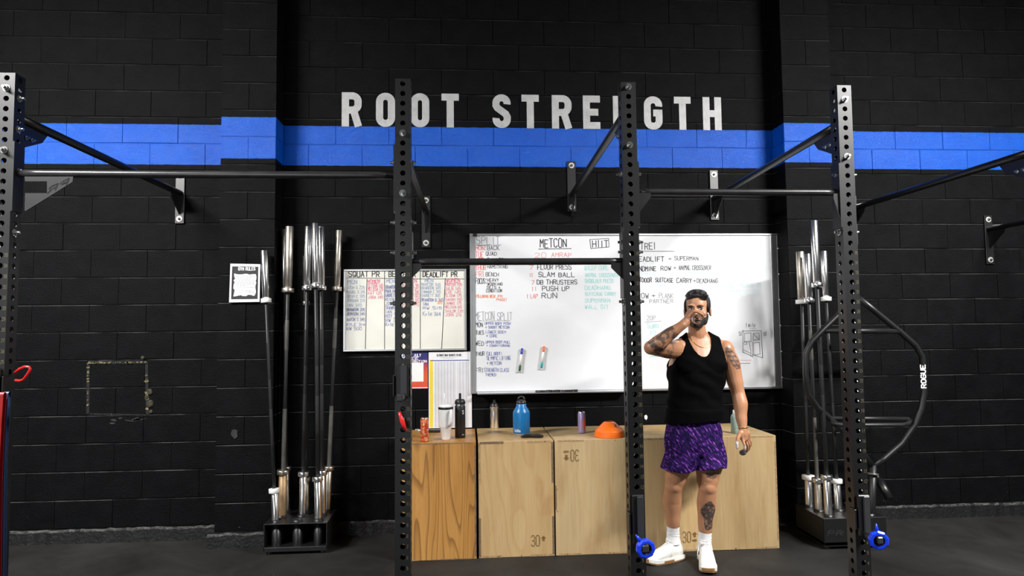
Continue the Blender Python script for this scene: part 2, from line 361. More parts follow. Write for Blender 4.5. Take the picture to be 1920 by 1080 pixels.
# pillar return faces (the sides one sees from the middle)
for par, xs, sgn in ((pillar_left, PL1, 1), (pillar_right, PR0, -1)):
    z = Z0; k = 0
    while z < 4.3:
        o = bpy.data.objects.new('block', block(.199, CH, k % 3)); COL.objects.link(o); o.parent = par
        o.location = (xs, (PIL + WALL) / 2 + .002, z + CH / 2); o.rotation_euler = (0, 0, math.radians(90 * sgn))
        z += CH; k += 1
# low concrete kerb along the foot of the walls
M_KERB = mat('kerb_paint', (.006, .0062, .0065), .5, var=.3, vscale=10, bump=.6, bscale=50)
M_CHIP = mat('chipped_plaster', (.055, .055, .052), .8, var=.4, vscale=40, bump=.8, bscale=60)
def kerb(name, x0, x1, yf, y1, zt, seed):
    mb = MB(); n = int((x1 - x0) / .04); r = random.Random(seed)
    top = []
    for i in range(n + 1):
        x = x0 + (x1 - x0) * i / n
        dz = r.uniform(-.006, .005); dy = r.uniform(-.004, .004)
        top.append([(x, yf + dy, 0), (x, yf + dy, zt - .01 + dz), (x, yf + .012 + dy, zt + dz), (x, y1, zt + dz * .3)])
    vs = [p for q in top for p in q]; fs = [(i * 4 + j, i * 4 + 4 + j, i * 4 + 5 + j, i * 4 + 1 + j) for i in range(n) for j in range(3)]
    mb.add(vs, fs); mb.add(top[0] , [(0, 1, 2, 3)]); mb.add(top[-1], [(0, 1, 2, 3)])
    o = struct(mb.build(name, M_KERB))
    # worn, paint-free edge
    me = MB()
    for i in range(n):
        if r.random() < .8:
            a, b = top[i], top[i + 1]; e = r.uniform(.001, .004)
            me.add([(a[1][0], a[1][1] - .0015, a[1][2] - e), (b[1][0], b[1][1] - .0015, b[1][2] - e * r.random()), (b[2][0], b[2][1] + .004 * r.random(), b[2][2] + .0015), (a[2][0], a[2][1], a[2][2] + .0015)], [(0, 1, 2, 3)])
    c = me.build('chipped_edge', M_CHIP, o); c['kind'] = 'stuff'
    return o
kerb('baseboard_left', -6, PL0 - .0, WALL - .03, WALL + .01, .098, 1)
kerb('baseboard_back', PL1, PR0, WALL - .03, WALL + .01, .098, 2)
kerb('baseboard_right', PR1, 7, WALL - .045, WALL + .01, .098, 3)
kerb('baseboard_pillar_left', PL0 - .03, PL1 + .0, PIL - .05, PIL + .01, .10, 4)
kerb('baseboard_pillar_right', PR0, PR1 + .03, PIL - .05, PIL + .01, .10, 5)
# ---- painted lettering above the blue band
def thick(mb, poly, wd, y, closed=False):
    """mitred flat stroke in the XZ plane"""
    P = [Vector((a, b)) for a, b in poly]; n = len(P); L = []; R = []
    for i in range(n):
        p = P[i]
        a = P[i - 1] if (i > 0 or closed) else None; b = P[(i + 1) % n] if (i < n - 1 or closed) else None
        d0 = (p - a).normalized() if a is not None else None; d1 = (b - p).normalized() if b is not None else None
        if d0 is None: d0 = d1
        if d1 is None: d1 = d0
        n0 = Vector((-d0.y, d0.x)); n1 = Vector((-d1.y, d1.x)); m = (n0 + n1)
        m = m.normalized() if m.length > 1e-6 else n0
        k = wd / 2 / max(.35, m.dot(n0)); L.append(p + m * k); R.append(p - m * k)
    vs = [(q.x, y, q.y) for q in L] + [(q.x, y, q.y) for q in R]
    fs = [(i, (i + 1) % n, n + (i + 1) % n, n + i) for i in range(n if closed else n - 1)]
    mb.add(vs, fs)
def arc(cx, cz, rx, rz, a0, a1, k=8):
    return [(cx + rx * math.cos(math.radians(a0 + (a1 - a0) * i / k)), cz + rz * math.sin(math.radians(a0 + (a1 - a0) * i / k))) for i in range(k + 1)]
def big_letter(mb, ch, x0, x1, zb, zt, sw, y):
    h = sw / 2; l, r, b, t = x0 + h, x1 - h, zb + h, zt - h; q = min(.045, (r - l) / 2 - .001); mid = (zb + zt) / 2; cnt = [0]
    def S(*pl): thick(mb, list(pl), sw, y - .0004 * cnt[0]); cnt[0] += 1
    if ch == 'O': thick(mb, arc(r - q, t - q, q, q, 0, 90) + arc(l + q, t - q, q, q, 90, 180) + arc(l + q, b + q, q, q, 180, 270) + arc(r - q, b + q, q, q, 270, 360), sw, y, True)
    elif ch == 'T': S((x0, t), (x1, t)); S(((x0 + x1) / 2, zt - sw), ((x0 + x1) / 2, zb))
    elif ch == 'H': S((l, zb), (l, zt)); S((r, zb), (r, zt)); S((l, mid), (r, mid))
    elif ch == 'E': S((l, zb), (l, zt)); S((l, t), (x1, t)); S((l, b), (x1, b)); S((l, mid), (x1 - .015, mid))
    elif ch == 'N': S((l, zb), (l, zt)); S((r, zb), (r, zt)); S((l, zt - .03), (r, zb + .03))
    elif ch == 'R':
        S((l, zb), (l, zt)); bz = mid - .005
        S(*([(l, t)] + arc(r - q, t - q, q, q, 90, 0) + arc(r - q, bz + q, q, q, 0, -90) + [(l, bz)])); S((r - .035, bz), (r + .004, zb))
    elif ch == 'S':
        S(*(arc(r - q, t - q, q, q, -12, 90) + arc(l + q, t - q, q, q, 90, 180) + [(l, mid + .045), (l + .012, mid + .025), (r - .012, mid - .022), (r, mid - .045)] + arc(r - q, b + q, q, q, 0, -90) + arc(l + q, b + q, q, q, 270, 168)))
    elif ch == 'G':
        S(*(arc(r - q, t - q, q, q, -12, 90) + arc(l + q, t - q, q, q, 90, 180) + arc(l + q, b + q, q, q, 180, 270) + arc(r - q, b + q, q, q, 270, 360) + [(r, mid), ((x0 + x1) / 2, mid)]))
lett = thing('wall_lettering', (.55, WALL - .004, 3.08), 'grey painted capital letters reading ROOT STRENGTH on the black wall above the blue band', 'lettering')
xs = [('R', 98, 188), ('O', 252, 338), ('O', 408, 492), ('T', 547, 625), ('S', 776, 858), ('T', 907, 985), ('R', 1043, 1132), ('E', 1183, 1260), ('N', 1318, 1400), ('G', 1457, 1540), ('T', 1593, 1668), ('H', 1722, 1805)]
for ch, a, b in xs:
    xa = at(600 + a / 2.4, 208, WALL).x; xb = at(600 + b / 2.4, 208, WALL).x
    mb = MB(); big_letter(mb, ch, xa, xb, 3.087, 3.357, .056, WALL - .0035); mb.build('letter', M_GREYPAINT, lett)
# ---- roughly filled former opening in the left wall
pt = thing('filled_wall_opening', (-2.56, WALL - .004, .9), 'square outline of crumbled mortar where an opening was filled in, left wall', 'wall patch')
M_MORT = mat('crumbled_mortar', (.12, .10, .05), .9, var=.8, vscale=38, bump=1, bscale=70)
M_HOLE = mat('dark_crumbled_groove', (.008, .008, .008), .95, var=.5, vscale=40, bump=1, bscale=70)
rp_ = random.Random(11)
c4 = [at(166, 680, WALL), at(275, 679, WALL), at(277, 778, WALL), at(165, 776, WALL)]
amt = {0: (.012, .85), 1: (.016, .35), 2: (.006, .06), 3: (.009, .6)}
gm = MB()
for i in range(4):
    a, b = c4[i], c4[(i + 1) % 4]
    thick(gm, [(a.x, a.z), (b.x, b.z)], .022 if i != 2 else .010, WALL - .0026)
gm.build('groove', M_HOLE, pt)
for i in range(4):
    a, b = c4[i], c4[(i + 1) % 4]; n = 22
    for k in range(n):
        if rp_.random() > amt[i][1]: continue
        f = (k + rp_.random()) / n; p = a.lerp(b, f); s = amt[i][0] * rp_.uniform(.5, 1.1)
        m_ = MB(); pts = []
        for q in range(6):
            an = q * math.pi / 3 + rp_.uniform(-.3, .3); rr = s * rp_.uniform(.6, 1.2)
            pts.append((p.x + rr * 1.3 * math.cos(an), WALL - .0035, p.z + rr * .8 * math.sin(an)))
        m_.prism(pts, (0, -.004, 0)); m_.build('mortar_crumb', M_MORT, pt)
for (px, py, s) in ((281, 735, .022), (282, 757, .026), (276, 745, .017), (283, 772, .014), (268, 671, .014)):
    p = at(px, py, WALL); m_ = MB(); m_.ell((p.x, WALL - .002, p.z), (s, .010, s * 1.1), 9, 6); m_.build('mortar_lump', mat('dark_mortar', (.035, .031, .018), .95, var=.8, vscale=45, bump=1, bscale=60), pt)
p = at(238, 788, WALL); m_ = MB()
for k in range(9):
    cx, cz = p.x + rp_.uniform(-.11, .11), p.z + rp_.uniform(-.022, .018); w_, h_ = rp_.uniform(.02, .05), rp_.uniform(.004, .010)
    m_.prism([(cx + w_ * rp_.uniform(.6, 1.1) * math.cos(q * .8) , WALL - .0026, cz + h_ * rp_.uniform(.5, 1.3) * math.sin(q * .8) + .15 * w_ * math.cos(q * .8) * (k % 3 - 1)) for q in range(8)], (0, -.0006, 0))
m_.build('plaster_smear', mat('grey_smear', (.018, .018, .0185), .9, var=.5), pt)
# paint knocked off the wall
for (px, py, s, Yw, tone) in ((1211, 782, .016, WALL, 1), (440, 813, .03, PIL, 0)):
    p = at(px, py, Yw); m_ = MB(); pts = [(p.x + s * rp_.uniform(.6, 1.1) * math.cos(q * .8), Yw - .003, p.z + s * rp_.uniform(.7, 1.4) * math.sin(q * .8)) for q in range(8)]
    m_.prism(pts, (0, -.002, 0)); o = m_.build('paint_chip', M_WHITEP if tone else mat('grey_smear', (.07,) * 3), wall_back if tone else pillar_left)
# ================================================================== squat rig
XU = [-2.2212, -.3177, .8367, 1.9913, 3.105, 4.26]
HS = .0508; UP_TOP = H0 + 52 * HS + .0254
def upright_mesh():
    """3 x 3 inch square tube, holes through all four walls every 2 inches; origin on the floor, centre of the tube"""
    hw = .0381; tk = .005; R_ = .0135; SEG = 12
    vs = []; fs = []
    def ring(fn, z, cy):   # one cell of one wall: fn(u, v, depth) -> point
        base = len(vs)
        cell = []
        for k in range(SEG):
            an = 2 * math.pi * (k + .5) / SEG; c, s = math.cos(an), math.sin(an)
            m_ = max(abs(c) / hw, abs(s) / (HS / 2)); cell.append((c / m_, s / m_, R_ * c, R_ * s))
        corners = [(hw, HS / 2), (-hw, HS / 2), (-hw, -HS / 2), (hw, -HS / 2)]
        for (a, b, c, d) in cell:
            vs.append(fn(a, z + b, 0)); vs.append(fn(c, z + d, 0)); vs.append(fn(c, z + d, tk))
        for k in range(SEG):
            j = (k + 1) % SEG; p, q = base + 3 * k, base + 3 * j
            a0, a1 = cell[k][:2], cell[j][:2]
            # insert the rectangle corner where the ray fan turns it
            cn = None
            if abs(abs(a0[0]) - hw) < 1e-9 and abs(abs(a1[1]) - HS / 2) < 1e-9 or abs(abs(a0[1]) - HS / 2) < 1e-9 and abs(abs(a1[0]) - hw) < 1e-9:
                cx = a0[0] if abs(abs(a0[0]) - hw) < 1e-9 else a1[0]; cz = a0[1] if abs(abs(a0[1]) - HS / 2) < 1e-9 else a1[1]
                cn = len(vs); vs.append(fn(cx, z + cz, 0))
            fs.append((p, q, q + 1, p + 1) if cn is None else (p, cn, q, q + 1, p + 1))
            fs.append((p + 1, q + 1, q + 2, p + 2))
    fns = [lambda u, v, d: (u, -hw + d, v), lambda u, v, d: (-u, hw - d, v), lambda u, v, d: (hw - d, u, v), lambda u, v, d: (-hw + d, -u, v)]
    for fi, fn in enumerate(fns):
        for n in range(1, 53):
            ring(fn, H0 + n * HS, 0)
        z0, z1 = 0, H0 + HS / 2; b = len(vs)
        vs += [fn(-hw, z0, 0), fn(hw, z0, 0), fn(hw, z1, 0), fn(-hw, z1, 0)]; fs.append((b, b + 1, b + 2, b + 3))
        # inner skin so the tube reads hollow
    b = len(vs); zt = UP_TOP
    vs += [(-hw, -hw, zt), (hw, -hw, zt), (hw, hw, zt), (-hw, hw, zt)]; fs.append((b, b + 1, b + 2, b + 3))
    me = bpy.data.meshes.new('upright'); me.from_pydata(vs, [], fs); me.update()
    bm = bmesh.new(); bm.from_mesh(me); bmesh.ops.remove_doubles(bm, verts=bm.verts[:], dist=1e-5); bmesh.ops.recalc_face_normals(bm, faces=bm.faces[:]); bm.to_mesh(me); bm.free()
    me.materials.append(M_STEEL); return me
rig = thing('squat_rig', (.5, RACK, 0), 'black steel squat rig of drilled uprights, pull-up bars and wall braces', 'rack')
RL = Vector(rig['wl'])
um = upright_mesh()
uprights = []
YC = RACK + .0381
for x in XU:
    o = bpy.data.objects.new('upright', um); COL.objects.link(o); o.parent = rig; o.location = Vector((x, YC, 0)) - RL; uprights.append(o)
    f = MB(); f.box((x, YC, .004), (.15, .15, .008)); f.build('foot_plate', M_STEEL, rig)
# bolts
def bolt_mesh():
    mb = MB(); mb.lathe((0, 0, 0), [(0, 0), (.0175, 0), (.0175, .003), (0, .003)], 20)
    mb.tube([(0, 0, .003), (0, 0, .014)], .0125, 6, smooth=False); mb.tube([(0, 0, .014), (0, 0, .028)], .0075, 10)
    me = mb.mesh('bolt'); me.materials.append(M_BOLT); return me
BM_ = bolt_mesh()
def anchor_mesh():
    mb = MB(); mb.lathe((0, 0, 0), [(.012, .004), (.021, .004), (.0225, .0025), (.0225, 0), (0, 0)], 22); mb.tube([(0, 0, .0), (0, 0, .011)], .011, 6, mi=1, smooth=False); mb.tube([(0, 0, .01), (0, 0, .022)], .006, 10, mi=1)
    me = mb.mesh('anchor'); me.materials.append(M_WASH); me.materials.append(M_SHAFTG); return me
M_WASH = mat('bright_washer', (.80, .80, .78), .35, .6)
AN_ = anchor_mesh()
def bolt(p, axis, parent=rig, s=1.0):
    o = bpy.data.objects.new('bolt', BM_); COL.objects.link(o); o.parent = parent
    o.rotation_euler = Vector((0, 0, 1)).rotation_difference(Vector(axis)).to_euler(); o.location = Vector(p) - (RL if parent is rig else Vector((0, 0, 0))); o.scale = (s, s, s)
    return o
hz = lambda n: H0 + n * HS
YF = RACK; YB = RACK + .0762
for i, n in ((0, 51), (0, 45), (1, 47), (1, 41), (2, 52), (2, 46), (3, 51), (3, 45), (4, 51), (4, 45)): bolt((XU[i], YF, hz(n)), (0, -1, 0))
hw = .0381
for i, ns in ((0, (50, 47, 43, 37)), (1, (44, 38, 35)), (2, (43, 36, 35, 30)), (3, (43, 37)), (1, (30,))):
    for n in ns:
        bolt((XU[i] + hw, YC - .006, hz(n) + .01), (1, 0, 0), s=.95)
        if i: bolt((XU[i] - hw, YC - .006, hz(n) + .01), (-1, 0, 0), s=.95)
# numbers beside the holes
GL = {'A': '00 26 40|12 32', 'B': '00 06 36 45 44 33 03|33 42 41 30 00', 'C': '45 36 16 05 01 10 30 41', 'D': '00 06 26 45 41 20 00', 'E': '46 06 00 40|03 33', 'F': '46 06 00|03 33',
      'G': '45 36 16 05 01 10 30 41 43 23', 'H': '00 06|40 46|03 43', 'I': '20 26', 'J': '01 10 20 31 36', 'K': '00 06|46 02|13 40', 'L': '06 00 40', 'M': '00 06 23 46 40', 'N': '00 06 40 46',
      'O': '10 01 05 16 36 45 41 30 10', 'P': '00 06 36 45 44 33 03', 'Q': '10 01 05 16 36 45 41 30 10|22 40', 'R': '00 06 36 45 44 33 03|23 40', 'S': '45 36 16 05 04 13 33 42 41 30 10 01',
      'T': '06 46|26 20', 'U': '06 01 10 30 41 46', 'V': '06 20 46', 'W': '06 10 24 30 46', 'X': '00 46|06 40', 'Y': '06 23 46|23 20', 'Z': '06 46 00 40',
      '0': '10 01 05 16 36 45 41 30 10', '1': '15 26 20', '2': '05 16 36 45 44 00 40', '3': '05 16 36 45 44 33 13|33 42 41 30 10 01', '4': '30 36 02 42', '5': '46 06 03 34 43 41 30 10 01', '6': '46 24 02 01 10 30 41 42 33 13 02',
      '7': '06 46 10', '8': '13 04 05 16 36 45 44 33 13 02 01 10 30 41 42 33', '9': '41 20 10|43 33 13 04 05 16 36 45 43 20', '+': '21 25|03 43', ':': '20 21|24 25', '/': '00 46', '!': '26 22|20 21', '.': '20 21', '-': '03 43', '%': '00 46|05 16|30 41', '~': '02 14 32 44',
      'm': '00 04 24 20|24 44 40', 'i': '20 24|26 26', 'l': '20 26', 'e': '02 42 44 04 00 40', 'o': '00 04 44 40 00', 'u': '04 00 40 44 40', 'k': '00 06|44 02 40', 'y': '04 22|44 00', 'g': '40 00 04 44 40 4-', 'b': '06 00 40 44 04', 'a': '04 44 40 00 02 42', 'p': '00 04 44 42 02', 'n': '00 04 44 40', 'c': '44 04 00 40', 'h': '06 00|04 44 40', '"': '14 16|34 36', "'": '24 26'}
RIB = [0]
def ribbon(mb, a, b, wd, nrm, ux, uz):
    RIB[0] = (RIB[0] + 1) % 9; o_ = nrm.normalized() * (.00006 * RIB[0]); a = a + o_; b = b + o_
    d = (b - a)
    if d.length < 1e-7: d = ux * wd
    d.normalize(); s = nrm.cross(d) * (wd / 2); e = d * (wd * .35)
    mb.add([a - e - s, b + e - s, b + e + s, a - e + s], [(0, 1, 2, 3)])
def write(mb, txt, o, ux, uz, nrm, width, height, wd, jit=.0, rnd=None, slant=0.0, gap=.42):
    """stroke lettering: o lower-left corner, fits 'width' x 'height'"""
    o = Vector(o); ux = Vector(ux); uz = Vector(uz); nrm = Vector(nrm); rnd = rnd or random.Random(len(txt) * 31 + ord(txt[0]))
    adv = sum((.55 if c in ' I1.:!\'' else 1.0) + gap for c in txt) - gap; cw = width / adv; x = 0
    for c in txt:
        wch = .55 if c in ' I1.:!\'' else 1.0
        if c != ' ':
            sy = height * rnd.uniform(1 - jit, 1 + jit); dy = height * rnd.uniform(-jit, jit) * .5
            for st in GL.get(c, GL.get(c.upper(), '00 46')).split('|'):
                pts = []
                for q in st.split():
                    a = int(q[0]) if q[0].isdigit() else 0; b = int(q[1]) if q[1].isdigit() else -1
                    fx = (a / 4) if wch == 1.0 else (a / 4 - .5) * .6 + .5
                    fx += rnd.uniform(-jit, jit) * .35; fz = b / 6 + rnd.uniform(-jit, jit) * .2
                    pts.append(o + ux * (x + fx * cw * wch + slant * fz * height) + uz * (fz * sy + dy))
                for a, b in zip(pts[:-1], pts[1:]): ribbon(mb, a, b, wd, nrm, ux, uz)
        x += cw * (wch + gap)
for i, x in enumerate(XU):
    mb = MB()
    for n in range(1, 36):
        s = str(n); write(mb, s, (x + .0195, RACK - .0006, hz(n) - .009), (1, 0, 0), (0, 0, 1), (0, -1, 0), .006 if len(s) == 1 else .0145, .016, .0017)
    mb.build('hole_numbers', M_TAN, rig)['kind'] = 'stuff'
# pull-up bars with end plates and gussets
def plate(p, d, b=.0): mb = MB(); mb.box(p, d); return mb
def pullup(x0, x1, z, r, gl, gr):
    mb = MB(); n = 14; mb.tube([(x0 + hw + (x1 - x0 - 2 * hw) * k / n, YC, z) for k in range(n + 1)], r, 16); mb.build('pull_up_bar', M_BAR, rig)
    for x, sg, g in ((x0, 1, gl), (x1, -1, gr)):
        m2 = MB(); m2.box((x + sg * (hw + .004), YC, z - .02), (.008, .0762, .34)); m2.build('end_plate', M_STEEL, rig)
        if g:
            gx, gz = g; xa = x + sg * (hw + .008)
            m3_ = MB(); m3_.prism([(xa, YC - .03, z - r * .6), (xa + sg * gx, YC - .03, z - r * .6), (xa + sg * gx, YC - .03, z - r - .018), (xa, YC - .03, z - r - .018 - gz)], (0, .006, 0)); m3_.build('gusset', M_STEEL, rig)
pullup(XU[0], XU[1], 2.292, .019, None, None)
pullup(XU[1], XU[2], 1.853, .0175, (.045, .045), (.06, .06))
pullup(XU[2], XU[3], 2.213, .0175, (.06, .075), (.03, .1))
# large pierced gusset by the left upright
gx = lambda a, b: at(a, b, YC - .03)
out = [gx(46, 331), gx(137, 331), gx(136, 341), gx(49, 395), gx(46, 395)]
cut = [gx(47, 340), gx(88, 340), gx(88, 362), gx(47, 362)]
mb = MB()
def strip(a): mb.prism([tuple(p) for p in a], (0, .006, 0))
strip([out[0], out[1], out[2], gx(88, 371), cut[2], cut[1], cut[0]]); strip([cut[3], cut[2], gx(88, 371), out[3], out[4]])
gus = mb.build('pierced_gusset', mat('lit_black_powder_coat', (.016, .0165, .017), .40, var=.1), rig)  # black coat made greyer here: the left lamp's reflection put into its colour
mw = MB(); oo = gx(118, 340); write(mw, 'PR', gx(124, 347) + Vector((0, -.001, 0)), (-.86, 0, -.42), (.35, 0, .9), (0, 1, 0), .10, .036, .0055); mw.build('cut_lettering', M_HOLE, gus)
# wall braces
BR = [(0, 2.585, 2.56, 2.53), (1, 2.43, 2.42, 2.345), (2, 2.64, 2.555, 2.625), (3, 2.585, 2.535, 2.56), (4, 2.455, 2.455, 2.36), (5, 2.29, 2.29, 2.20)]
M_BRACE = M_STEEL
for i, zn, zf, zp in BR:
    x = XU[i] if i != 5 else 4.25
    xb = {0: -2.155, 1: -.313, 2: .824, 3: 1.967, 4: 3.105, 5: 4.248}[i]
    n = MB(); P0 = Vector((x, YB, zn)); P1 = Vector((xb, WALL - .012, zf))
    n.tube([P0.lerp(P1, k / 10) for k in range(11)], .0225, 14); br = n.build('wall_brace', M_BRACE, rig)
    # gussets below both ends (plates standing in the brace's own plane)
    t = (P1 - P0).normalized()
    g1 = MB(); a = P0; g1.prism([(x - .004, a.y, a.z), (x - .004, a.y + .26, a.z + t.z * .26), (x - .004, a.y + .20, a.z - .075), (x - .004, a.y, a.z - .165)], (.008, 0, 0)); g1.build('brace_gusset', M_STEEL, br)
    for k in (.07, .115): bolt((x + .006, a.y + k, a.z - .085), (1, 0, 0), s=.6) ; bolt((x - .006, a.y + k, a.z - .085), (-1, 0, 0), s=.6)
    g2 = MB(); b = P1; g2.prism([(xb - .004, b.y, b.z), (xb - .004, b.y - .17, b.z - t.z * .17), (xb - .004, b.y - .15, b.z - .05), (xb - .004, b.y, b.z - .165)], (.008, 0, 0)); g2.build('brace_gusset', M_STEEL, br)
    f = MB(); f.bbox((xb, WALL - .009, zp), (.066, .010, .40), .002); f.build('wall_plate', M_STEEL, rig)
    m_ = MB(); m_.box((x, YB + .005, zn - .07), (.066, .010, .22)); m_.build('upright_plate', M_STEEL, rig)
    for dz in (.165, -.165):
        o = bpy.data.objects.new('wall_anchor', AN_); COL.objects.link(o); o.parent = rig; o.rotation_euler = (math.pi / 2, 0, 0); o.location = Vector((xb, WALL - .0142, zp + dz)) - RL
# ================================================================== boards and papers on the wall
def rect_board(name, p, q, y_front, label, cat, surf, frame, fw):
    """framed flat board between lower-left p and upper-right q (x, z) on the wall"""
    (x0, z0), (x1, z1) = p, q
    t = thing(name, ((x0 + x1) / 2, WALL - .003, z0), label, cat)
    mb = MB(); mb.box(((x0 + x1) / 2, (y_front + WALL - .003) / 2 + .002, (z0 + z1) / 2), (x1 - x0, WALL - .003 - y_front - .004, z1 - z0)); mb.build('panel', surf, t)
    for a, b in (((x0, z0), (x1, z0 + fw)), ((x0, z1 - fw), (x1, z1)), ((x0, z0 + fw), (x0 + fw, z1 - fw)), ((x1 - fw, z0 + fw), (x1, z1 - fw))):
        f = MB(); f.bbox(((a[0] + b[0]) / 2, y_front + .004, (a[1] + b[1]) / 2), (b[0] - a[0], .016, b[1] - a[1]), .002); f.build('frame_rail', frame, t)
    return t
def inkwriter(parent, yf):
    """writes marker lines at places measured on the board plane"""
    rr = random.Random(5)
    def line(txt, xa, xb, yt, yb, ink, wd=.0042, jit=.10):
        mb = MB(); p = at(xa, yb, yf); q = at(xb, yb, yf); r = at(xa, yt, yf)
        write(mb, txt, p, (q - p).normalized(), (0, 0, 1), (0, -1, 0), (q - p).length, (r - p).length, wd, jit, rr); mb.build('written_line', INK[ink], parent, 0)
    def stroke(pts, ink, wd=.0045):
        mb = MB(); P = [at(a, b, yf) for a, b in pts]
        for a, b in zip(P[:-1], P[1:]): ribbon(mb, a, b, wd, Vector((0, -1, 0)), Vector((1, 0, 0)), Vector((0, 0, 1)))
        mb.build('drawn_line', INK[ink], parent, 0)
    def done(): pass
    return line, stroke, done
BX0, BX1, BZ0, BZ1 = .022, 2.478, 1.026, 2.250
YBD = 5.108
board = rect_board('whiteboard', (BX0, BZ0), (BX1, BZ1), YBD, 'large whiteboard with workout lists in marker, hung above the wooden boxes', 'whiteboard', M_BOARD, M_ALU, .016)
f = MB(); f.bbox((BX0 + .03, YBD + .004, (BZ0 + BZ1) / 2), (.026, .012, BZ1 - BZ0 - .03), .002); f.build('side_channel', M_ALU, board)
f = MB(); f.bbox((BX1 - .05, YBD + .005, (BZ0 + BZ1) / 2), (.05, .010, BZ1 - BZ0 - .03), .002); f.build('side_channel', M_ALU, board)
f = MB(); f.prism([(BX0 + .05, YBD + .01, BZ0 + .012), (BX0 + .05, YBD - .055, BZ0 - .002), (BX0 + .05, YBD - .055, BZ0 + .006), (BX0 + .05, YBD - .050, BZ0 + .006), (BX0 + .05, YBD - .05, BZ0 + .001), (BX0 + .05, YBD + .01, BZ0 + .016)], (1.15, 0, 0)); f.build('pen_tray', M_ALU, board)
f = MB(); f.box((BX0 + .04, YBD - .006, BZ1 - .012), (.03, .012, .02)); f.build('corner_clip', M_BLACKP, board)
line, stroke, done = inkwriter(board, YBD + .0032)
line('SPLIT', 893, 937, 443, 458, 'g'); stroke([(893, 460), (914, 460)], 'k'); stroke([(914, 460), (940, 459)], 'g', .003)
line('MON:', 892, 912, 461, 469, 'r'); line('BACK', 914, 936, 461, 469, 'k', .0032); line('TUE', 892, 906, 472, 482, 'r'); line('QUAD', 911, 931, 472, 479, 'k', .0032)
line('WED:', 892, 911, 484, 492, 'r'); line('SHOULDER', 914, 948, 484, 491, 'k', .0032)
line('THUR', 892, 911, 497, 506, 'r'); line('HAMSTRING', 914, 952, 497, 503, 'k', .0032); line('FRI', 892, 907, 509, 519, 'r'); line('BENCH', 911, 935, 511, 518, 'k', .0032)
line('FOCUS:', 892, 912, 522, 532, 'k', .0036); line('HEAVY', 914, 935, 522, 528, 'k', .003); line('WORKING', 914, 942, 530, 535, 'k', .003); line('SETS +', 913, 938, 536, 541, 'k', .003); line('CONDITION', 912, 941, 542, 548, 'k', .003)
line('FOLLOWING WEEK', 892, 929, 553, 558, 'o', .003); line('PR', 934, 942, 553, 558, 'o', .003); line('PHASE!', 931, 950, 559, 564, 'o', .003)
line('METCON SPLIT', 891, 960, 585, 600, 'g', .0036); stroke([(892, 602), (957, 601)], 'g', .003)
for a, xb, y0, y1, l1, l2 in (('MON', 905, 605, 613, ('UPPER BODY PUSH', 909, 957, 604, 609), ('+ SHORT METCON', 910, 955, 611, 616)), ('TUES', 907, 620, 627, ('LOWER BODY', 911, 949, 620, 625), ('+ CORE', 912, 932, 627, 632)), ('WED', 907, 640, 648, ('UPPER BODY PULL', 911, 957, 639, 644), ('+ CONDITIONING', 912, 956, 646, 650)), ('THUR', 908, 660, 667, ('FULL BODY/', 912, 941, 660, 666), ('OLYMPIC LIFTING', 913, 957, 668, 675)), ('FRI', 906, 690, 698, ('STRENGTH CLASS', 908, 954, 690, 697), ('THEMED', 910, 930, 700, 705))):
    line(a, 892, xb, y0, y1, 'k', .0034); line(*l1, 'b', .0028); line(*l2, 'b', .0028)
line('+ METCON', 913, 940, 678, 684, 'b', .0028)
line('METCON', 1013, 1062, 448, 464, 'k', .0062); stroke([(1010, 467), (1071, 466)], 'k', .0045)
line('HIIT', 1111, 1140, 451, 463, 'k', .0062); stroke([(1106, 449), (1108, 466), (1142, 463), (1141, 447), (1106, 449)], 'k', .004)
line('20', 1003, 1024, 474, 483, 'r', .003); line('AMRAP', 1034, 1071, 474, 482, 'r', .0034)
for n, nx, t, xa, xb, ya, yb in (('7', (993, 1000), 'FLOOR PRESS', 1008, 1071, 496, 505), ('11', (993, 999), 'SLAM BALL', 1010, 1077, 511, 519), ('7', (997, 1002), 'DB THRUSTERS', 1007, 1082, 525, 533), ('11', (997, 1006), 'PUSH UP', 1017, 1067, 537, 545), ('1 LAP', (988, 1008), 'RUN', 1016, 1044, 550, 559)):
    line(n, nx[0], nx[1], ya + 1, yb, 'r', .0038); line(t, xa, xb, ya, yb, 'k', .0046)
for t, xb, ya, yb in (('BICEP CURL', 1141, 498, 506), ('ANIMAL CROSSOVER', 1160, 512, 519), ('SHOULDER PRESS', 1150, 523, 530), ('DEADHANG', 1144, 536, 543), ('SUITCASE CARRY', 1155, 548, 554), ('SUPERMAN', 1144, 560, 567), ('WALL SIT', 1141, 572, 579)): line(t, 1097, xb, ya, yb, 't', .0038)
line('TREI', 1201, 1229, 455, 468, 'k', .0052); stroke([(1203, 471), (1264, 471)], 'k', .0036)
line('DEADLIFT', 1191, 1245, 481, 490, 'k', .005); line('+', 1253, 1259, 482, 488, 'k', .0036); line('SUPERMAN', 1265, 1309, 481, 488, 'k', .0036)
line('LANDMINE', 1187, 1230, 500, 508, 'k', .005); line('ROW', 1239, 1258, 499, 507, 'k', .0045); line('+', 1263, 1268, 500, 505, 'k', .0036); line('ANIMAL CROSSOVER', 1273, 1333, 498, 506, 'k', .0034)
line('OUTDOOR', 1189, 1222, 521, 529, 'k', .005); line('SUITCASE', 1229, 1262, 521, 529, 'k', .0046); line('CARRY', 1269, 1297, 522, 530, 'k', .0045); line('+', 1300, 1305, 524, 529, 'k', .0036); line('DEADHANG', 1307, 1346, 523, 530, 'k', .0036)
line('ROW', 1195, 1216, 550, 559, 'k', .004); line('+', 1222, 1229, 551, 557, 'k', .0036); line('PLANK', 1236, 1262, 550, 559, 'g', .0036); line('PARTNER', 1218, 1262, 561, 568, 'g', .0036)
